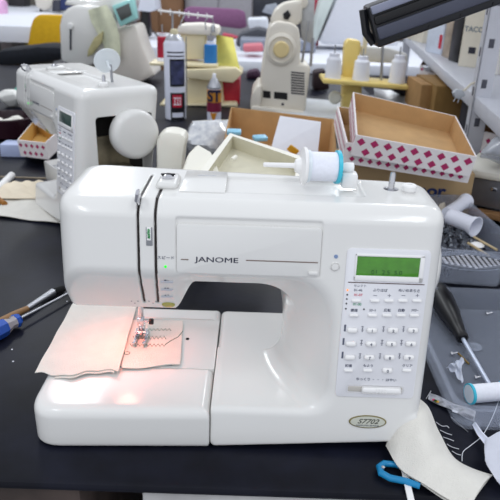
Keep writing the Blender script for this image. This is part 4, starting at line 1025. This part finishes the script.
# bench clutter
q = MB(); g = [T(262, 122), T(345, 135), T(340, 104), T(306, 101)]; q.prism([(v.x, v.y) for v in g], .001, .012, 'z', bev=.002); tag(q.build('plastic_board', mat('board_grey', '#c2c6ca', .5, var=.05)), 'flat pale grey board on the bench right of the ivory machine', 'board')
g = [T(378, 120, .06), T(440, 122, .05), T(418, 92, .08), T(374, 88, .08)]
q = MB().sheet(lambda u, v: blerp(g, u, v)+Vector((0, 0, .01*math.sin(6*u)*math.sin(5*v+1))), 16, 16, .003); tag(q.build('plastic_wrap', mat('wrap_grey', '#9c9ea4', .3, var=.2, scale=30)), 'grey plastic wrap behind the diamond cartons', 'plastic wrap')
p = Y(408, 88, 1.75); crumple('cable_bundle', mat('cable_dark', '#26222c', .6, var=.3, scale=60), (p.x, 1.80, p.z), (.05, .05, .04), 51, 'dark bundled cable at the right end of the yellowed plate', 'cable', .9, 4)
# far things on desks
q = pris([(242.5, 46), (262, 45), (264, 50), (262, 52), (244, 52.5)], 3.55, .2, .01); tag(q.build('pink_box', mat('coral_box', '#c8707c', .5, var=.06)), 'coral pink box on the long white desk', 'box')
q = pris([(236, 40), (240, 34), (250, 31), (258, 28.5), (268, 31), (275, 48), (236, 48)], 4.25, .3, .02); tag(q.build('dark_cushion', mat('charcoal', '#4a4c54', .8, var=.1)), 'charcoal mound on the long white desk', 'cushion')
q = pris([(250, 30), (247, 19), (268, 18), (270, 42), (250, 42)], 4.6, .25, .02); tag(q.build('paper_stack', mat('paper_white', '#d9dde6', .6, var=.05)), 'white paper stack behind the charcoal mound', 'paper')
q = pris([(222, 37), (222, 34), (232, 36), (240, 39), (239, 42)], 4.9, .2, .01); tag(q.build('red_case', mat('case_red', '#b0384e', .5, var=.05)), 'slim red case beside the yellow cloth on the far desk', 'case')
q = pris([(240, 52), (316, 52), (316, 41), (240, 39)], 3.95, .25, .01); tag(q.build('machine_bed', mat('steel_bed', '#8e94a4', .35, .4, var=.1)), 'flat grey machine bed across the long white desk', 'machine bed')
def monitor(): pass
q = pris([(253, -4), (253, 16), (292, 18), (292, -4)], 5.3, .08, .006); bo = thing('wall_board', 'dark framed board with a pale blurred picture at the back', 'board')
q.build('board', mat('board_dark', '#23262e', .4, var=.3, scale=8), bo); pris([(262, 12), (266, 5), (276, 3), (280, 9), (272, 15)], 5.28, .03, .004).build('picture', mat('board_pale', '#9aa0aa', .5, var=.2, scale=12), bo)
# chairs
def chair(name, pts, yy, m, label, legs=True, seat=None):
    t = thing(name, label, 'chair'); pris(pts, yy, .05, .015).build('backrest', m, t)
    xs = [Y(a, b, yy).x for a, b in pts]; x0, x1 = min(xs), max(xs)
    MB().box((x0, yy-.48, FZ+.42), (x1, yy-.02, FZ+.48), .02).build('seat', m, t)
    for x in (x0+.04, x1-.04):
        for y in (yy-.44, yy-.05): MB().cyl((x, y, FZ), (x, y, FZ+.42), .015).build('leg', STEEL, t)
        MB().box((x-.012, yy+.01, FZ+.42), (x+.012, yy+.03, min(Y(40, 47, yy).z+.1, .1))).build('back_post', STEEL, t)
    return t
chair('office_chair', [(26, 52), (30, 27), (33, 18), (39, 14.5), (62, 15), (64, 20), (64, 52)], 3.35, mat('yellow_fabric', '#d0a41c', .9, var=.06, bump=.3), 'yellow backed chair between the far left desk and the teal display machine')
chair('office_chair', [(184, 22), (184, 9), (190, 6.5), (238, 9), (245, 12), (247, 27), (240, 29)], 5.75, mat('mauve_fabric', '#875c80', .9, var=.08, bump=.3), 'mauve backed chair behind the cream overlock machine')
q = MB(); gg = [(-4, 50), (24, 48), (36, 46), (62, 46.5), (62, 60), (30, 66), (-4, 67)]
tag(pris(gg, 2.88, .25, .03).build('dark_coat', mat('coat_navy', '#12161f', .9, var=.2)), 'dark navy coat lying in front of the yellow chair', 'coat')
# left desk clutter
p = Y(0, 6, 5.0); crumple('plastic_bag', mat('pink_bag', '#d9a8cc', .3, var=.3, scale=6, coat=.3), (p.x, 4.9, p.z), (.085, .12, .12), 61, 'pink and pale blue bag at the top left corner', 'bag', .8, 4)
p = Y(8, 14, 4.9); crumple('paper_ball', mat('crumple_white'), 'x' and '#fff') if False else None
q = pris([(33, -6), (56, -6), (51, 8), (44, 11), (36, 7)], 5.35, .25, .015); hd = thing('sewing_machine', 'white machine head above the yellow chair, only its lower end in view', 'sewing machine'); q.build('head', IM, hd)
MB().cyl(Y(41, 6, 5.4), Y(41, 15, 5.4), .012).build('needle_bar', BLK, hd); pris([(30, 14), (62, 15), (62, 23), (30, 22)], 5.3, .4, .01).build('bed', IM, hd)
q = pris([(8, -4), (24, -4), (24, 7), (8, 6)], 6.2, .2, .01); tag(q.build('storage_box', mat('murky_dark', '#2d2a2e', .7, var=.3, scale=10)), 'dark box on the back left desk beside the pink bag', 'box')
q = MB().box((-4.8, 6.7, FZ), (-1.3, 7.1, .75)); tag(q.build('cabinet', mat('cabinet_mid', '#6f6a64', .7, var=.2, scale=4)), 'grey brown cabinet behind the far left desk', 'cabinet')
for k, (a, b, w_, c_) in enumerate(((52, 6, 8, '#3a3c46'), (60, 4, 6, '#24305a'), (0, 40, 12, '#b3a6a4'), (24, 42, 8, '#a09650'))):
    q = pris([(a, b+6+(10 if k > 1 else 0)), (a+w_, b+6+(10 if k > 1 else 0)), (a+w_, b-6), (a, b-6)], 5.2, .2, .01)
    tag(q.build('storage_box', mat('misc_%s' % ('grey', 'blue', 'pinkish', 'olive')[k], c_, .7, var=.2, scale=9)), ('charcoal box left of the white top handle', 'navy box just beside the white top handle', 'pinkish grey box under the far left desk', 'olive box under the far left desk by the chair')[k], 'box')
# desk between: white box, dark gadget, wood cabinet
q = pris([(131, -6), (154, -6), (156, 10), (150, 12), (131, 10)], 4.6, .3, .012); mo = thing('monitor', 'white box shaped unit on a black stand on the small white desk', 'monitor'); q.build('housing', mat('desk_white'), mo)
q = pris([(139, 37), (141, 9), (148, 9), (150, 37)], 4.65, .12, .01); q.build('stand', BLK, mo)
thp = [T(a, b, .008) for a, b in ((143, 24), (150, 28), (155, 33), (158, 36))]; tag(MB().tube(thp, .006, 8).build('power_cable', BLK), 'dark cable lying over the small white desk', 'cable')
WDB = mat('wood_brown', '#7c5a3e', .6, var=.12, scale=6)
x0 = Y(136, 10, 6.4).x; x1 = Y(182, 10, 6.4).x
cb = thing('cabinet', 'brown wooden cabinet at the back behind the spray cans', 'cabinet', ((x0+x1)/2, 6.6, FZ))
MB().box((x0-cb.location.x, -.2, 0), (x1-cb.location.x, .2, 1.3), .01).build('carcass', WDB, cb)
for s_ in (-1, 1): MB().box((min(0, s_*(x1-x0)/2)+.01, -.215, .03), (max(0, s_*(x1-x0)/2)-.01, -.2, 1.27), .004).build('door', WDB, cb)
x0 = Y(184, 10, 6.5).x; x1 = Y(252, 10, 6.5).x
cb = thing('cabinet', 'tall grey metal cabinet behind the mauve chair', 'cabinet', ((x0+x1)/2, 6.8, FZ))
MB().box((x0-cb.location.x, -.25, 0), (x1-cb.location.x, .2, 1.5), .01).build('carcass', mat('metal_grey', '#9c9aa0', .5, var=.05), cb)
for s_ in (-1, 1): MB().box((min(0, s_*(x1-x0)/2)+.01, -.265, .03), (max(0, s_*(x1-x0)/2)-.01, -.25, 1.47), .004).build('door', MATS['metal_grey'], cb)
q = MB().box((.5, 6.7, FZ), (4.6, 7.2, .8)); tag(q.build('cabinet', mat('cabinet_dark', '#4b4a50', .7, var=.2, scale=4)), 'dark cabinet at the back right', 'cabinet')
# clutter at mid distance on the bench
for k, (pts, yy, c_, nm, la, ct) in enumerate((
    ([(246, 83), (247, 72), (258, 70), (262, 78), (260, 84)], 2.6, '#3b2038', 'dark_pouch', 'dark plum pouch left of the ivory machine base', 'pouch'),
    ([(118, 120), (116, 82), (158, 80), (158, 118)], 2.7, '#42594f', 'green_box', 'dull green box edge behind the sideways sewing machine', 'box'),
    ([(313, 92), (314, 72), (326, 70), (330, 90)], 2.3, '#2c1d24', 'dark_pouch', 'dark brown pouch between the rods and the yellowed machine', 'pouch'),
    )):
    if k == 1: continue
    tag(pris(pts, yy, .1, .012).build(nm, mat('clutter_%s' % nm+('' if k < 2 else '_brown'), c_, .7, var=.2)), la, ct)

# ------------------------------------------------------------------ shelf on the right
SH = mat('shelf_enamel', '#c6c8d0', .4, var=.03)
sf = thing('shelving_unit', 'pale grey perforated metal shelving unit at the right', 'shelf', (.85, 1.9, FZ))
d_ = Vector((.135, .99, 0)).normalized(); n_ = Vector((d_.y, -d_.x, 0)); O = Vector((.735, 1.0, .21)) - sf.location
def SB(lo, hi, bev=0): return MB().box(lo, hi, bev, basis(O, n_, d_, (0, 0, 1)))
SB((0, -.38, -.035), (.42, 1.95, 0), .003).build('shelf_board', SH, sf)
SB((0, -.38, -.24), (.42, 1.95, -.21), .003).build('shelf_board', SH, sf)
SB((0, -.38, .42), (.42, 1.95, .45), .003).build('shelf_board', SH, sf)
for y in (-.03, 1.90):
    for x in (-.004, .40):
        q = MB(); BB = basis(O, n_, d_, (0, 0, 1)); q.box((x, y, FZ-.21), (x+.003, y+.038, .6), 0, BB); q.box((x, y, FZ-.21), (x+.038, y+.003, .6), 0, BB)
        po = q.build('post', SH, sf)
        if y < 1 and x < .1:
            for k in range(9):
                for side in (0, 1):
                    z = -.36+k*.09
                    h_ = MB().box((x-.0006, y+.012, z), (x+.0004, y+.024, z+.02), .0003, BB) if side == 0 else MB().box((x+.012, y-.0006, z+.02), (x+.024, y+.0004, z+.04), .0003, BB)
                    h_.build('bolt_hole', mat('hole_grey', '#4c4d58', .6, var=0), po)
def on_shelf(a, b, d2, h_, m, la):
    a, b = T(*a, .2105), T(*b, .2105); e = b-a
    t_ = thing('carton', la, 'box', a, math.atan2(e.y, e.x))
    MB().box((0, 0, 0), (e.length, d2, h_), .002).build('carton_body', m, t_); return t_, e.length
t_, w_ = on_shelf((457.5, 66), (476, 68), .12, .22, mat('cream_carton', '#e6dfce', .6, var=.03), 'cream carton with slate lettering standing on the shelf')
MB().text('TACO', w_*.36, basis((w_*.56, -.0006, .115), (1, 0, 0), (0, 0, 1), (0, -1, 0)), .0004, .0004).build('carton_lettering', mat('ink_slate', '#6e7c88', .6, var=0), t_)
MB().box((w_*.45, -.0010, .042), (w_*.82, .001, .062)).build('barcode_label', DINK, t_)
on_shelf((448, 60), (457, 63), .15, .20, BLK, 'black carton between the cream and tan ones on the shelf')
on_shelf((441.5, 56), (448, 58.5), .10, .18, mat('tan_machine', '#a8998a', .6, var=.3, scale=20), 'narrow tan carton on the shelf beside the black one')
t_, w_ = on_shelf((425, 51), (440.5, 54.5), .16, .19, mat('pale_blue_carton', '#dbe4f4', .5, var=.04), 'pale blue white carton on the shelf left of the tan one')
MB().box((w_*.8, -.001, .02), (w_*.97, .001, .07)).build('red_mark', mat('label_red'), t_, label='small red mark')
on_shelf((405, 38), (422, 43), .2, .12, MATS['cream_carton'], 'low cream carton at the far end of the shelf')
t_, w_ = on_shelf((478, 72), (497, 75), .12, .25, mat('white_carton', '#e8e5df', .6, var=.03), 'white carton with a red spot behind the shelf post')
MB().lathe([(.006, 0), (.006, .001), (0, .001)], basis((w_*.25, -.0005, .125), (1, 0, 0), (0, 0, 1), (0, -1, 0)), 20).build('red_spot', MATS['label_red'], t_, label='red spot')
MB().box((w_*.1, -.001, .055), (w_*.3, .001, .085)).build('black_mark', DINK, t_)
# under the shelf
def boxat(pp, dep, nm, la, mo=PRT, mi=CARD, pat=True):
    t_ = thing(nm, la, 'box'); open_box(t_, rimpts(pp), dep, .003, mo, mi, 'carton', (DIA, 2, .016, (0, 3)) if pat else None); return t_
boxat([(420, 65, 2.0), (455, 67, 1.9), (462, 60, 2.2), (425, 57, 2.3)], .055, 'diamond_carton', 'diamond carton far back under the shelf, upper one')
boxat([(424, 80, 1.75), (464, 82, 1.65), (472, 74, 1.9), (428, 73, 2.0)], .05, 'diamond_carton', 'diamond carton under the shelf above the brown boxes')
boxat([(478, 130, .98), (512, 138, .92), (516, 122, 1.15), (484, 118, 1.2)], .07, 'diamond_carton', 'diamond carton at the right edge behind the shelf post')
p = Y(440, 68, 1.9); crumple('plastic_bag', mat('milky_bag'), (p.x, 1.9, p.z), (.07, .06, .02), 71, 'flat pale plastic bag between the two diamond cartons under the shelf', 'bag', .9, 4)
q = MB(); a = T(432, 118); a = Y(418, 112, 1.5); b = Y(434, 85, 1.5); q.box((a.x, 1.5, 0), (b.x, 1.7, b.z), .002); tag(q.build('cardboard_box', CARD2), 'narrow brown box under the shelf left of the wide one', 'box')
a = Y(433, 112, 1.45); b = Y(466, 87, 1.45); q = MB(); q.box((a.x, 1.45, 0), (b.x, 1.72, b.z), .002); tag(q.build('cardboard_box', mat('carton_ochre', '#8a6a3a', .85, var=.08)), 'wide ochre brown box under the shelf behind the plug', 'box')
a = Y(478, 112, 1.25); b = Y(515, 82, 1.25); q = MB(); q.box((a.x, 1.25, .05), (b.x, 1.40, b.z), .002); tag(q.build('storage_box', mat('dark_grey_box', '#34343c', .8, var=.3, scale=20)), 'dark box behind the shelf post at the right edge', 'box')  # box in a mottled dark grey all over
# hanging plug
pg = thing('power_plug', 'grey two pin power plug hanging in front of the shelf edge', 'plug')
yy = .98; c_ = Y(459, 95, yy)
q = pris([(453, 93), (457, 89.5), (464, 91), (466, 95), (460, 100), (455, 98)], yy, .016, .003); q.build('plug_body', mat('plug_grey', '#a8adb4', .4, var=.05), pg)
for a, b in (((455.5, 98), (453.5, 101.5)), ((459, 99), (457.5, 103))): MB().tube([Y(*a, yy+.008), Y(*b, yy+.008)], .0014, 6).build('pin', STEEL, pg)
MB().tube([Y(a, b, yy+.008) for a, b in ((463, 91), (467, 88), (471, 84), (476, 82))], .0028, 8).build('cord', mat('cord_cream', '#cfc8b8', .5, var=0), pg)

# ------------------------------------------------------------------ lamp head over the right side
lp = thing('desk_lamp', 'black elongated lamp head reaching in from the top right', 'lamp')
P0 = Y(373, 28, .42); P1 = Y(505, -20, .42); ax = (P1-P0).normalized(); bb = Vector((0, 1, 0)); uu = ax.cross(bb)*-1
if uu.z < 0: uu = -uu
MM = basis(P0, ax, bb, uu); Lh = (P1-P0).length+.12
sc_ = (Y(371, 27, .42)-Y(371, 28, .42)).length
LG = mat('lamp_black', '#17181e', .3, var=.05); LG2 = mat('lamp_grey', '#4a4d5c', .35, .2, var=.04)
lo_, hi_ = -22*sc_, 22*sc_
MB().box((0, 0, lo_), (Lh, .05, hi_), .004, MM).build('lamp_housing', LG, lp)
MB().box((.004, -.004, lo_+8*sc_), (Lh, .002, lo_+21*sc_), .002, MM).build('grey_panel', LG2, lp, label='slate grey side panel')
MB().box((.003, -.006, hi_-9*sc_), (Lh, .002, hi_-1*sc_), .0015, MM).build('grey_panel', mat('lamp_pale', '#8b8fa3', .3, .2, var=.04), lp, label='paler grey top panel')
MB().box((.004, -.003, lo_+23*sc_), (Lh, .001, lo_+33*sc_), .003, MM).build('black_groove', BLK, lp)
MB().tube([P0+ax*(-.004)+uu*hi_*.9+Vector((0, .02, 0)), P0+ax*(-.008)+uu*lo_*.2+Vector((0, .02, 0)), P0+ax*(-.001)+uu*lo_*.8+Vector((0, .02, 0))], .006, 8).build('end_bracket', LG, lp)
for k in range(4): MB().lathe([(.0022, 0), (.0022, .001), (0, .0012)], MM @ Matrix.Translation((.03+k*.045, -.0005, lo_+2.8*sc_)) @ Matrix.Rotation(PI/2, 4, 'X'), 10).build('screw', BLK, lp)
e0 = P0+ax*(Lh-.02)+Vector((0, .025, 0))
MB().tube([e0, e0+Vector((.10, .05, -.02)), Vector((.70, .48, .30)), Vector((.70, .48, 0))], .009, 10).build('lamp_arm', LG, lp)
MB().lathe([(.04, 0), (.04, .012), (.012, .02)], Matrix.Translation((.70, .48, 0)), 24).build('clamp_base', LG, lp)
# ------------------------------------------------------------------ below the front edge
# ------------------------------------------------------------------ light
w = bpy.data.worlds.new('world'); SC.world = w; w.use_nodes = True
bg = w.node_tree.nodes['Background']; bg.inputs[0].default_value = (.88, .92, 1, 1); bg.inputs[1].default_value = .60
def tube_light(x, y, z, lx, ly, e, col=(.93, .97, 1)):
    L = bpy.data.lights.new('ceiling_light', 'AREA'); L.shape = 'RECTANGLE'; L.size = lx; L.size_y = ly; L.energy = e; L.color = col
    o = bpy.data.objects.new('ceiling_light', L); COL.objects.link(o); o.location = (x, y, z); return o
for x, y, e in ((-.76, 2.3, 10), (1.05, 2.2, 9), (2.0, 2.4, 10), (-.76, -1.0, 7), (.9, -1.0, 6), (-1.2, 5.0, 16), (1.2, 5.0, 16)):
    tube_light(x, y, 1.9, .22, 1.2, e)
SC.view_settings.view_transform = 'Standard'; SC.view_settings.look = 'None'
SC.view_settings.gamma = 1; SC.view_settings.exposure = 0.50; SC.view_settings.use_curve_mapping = False
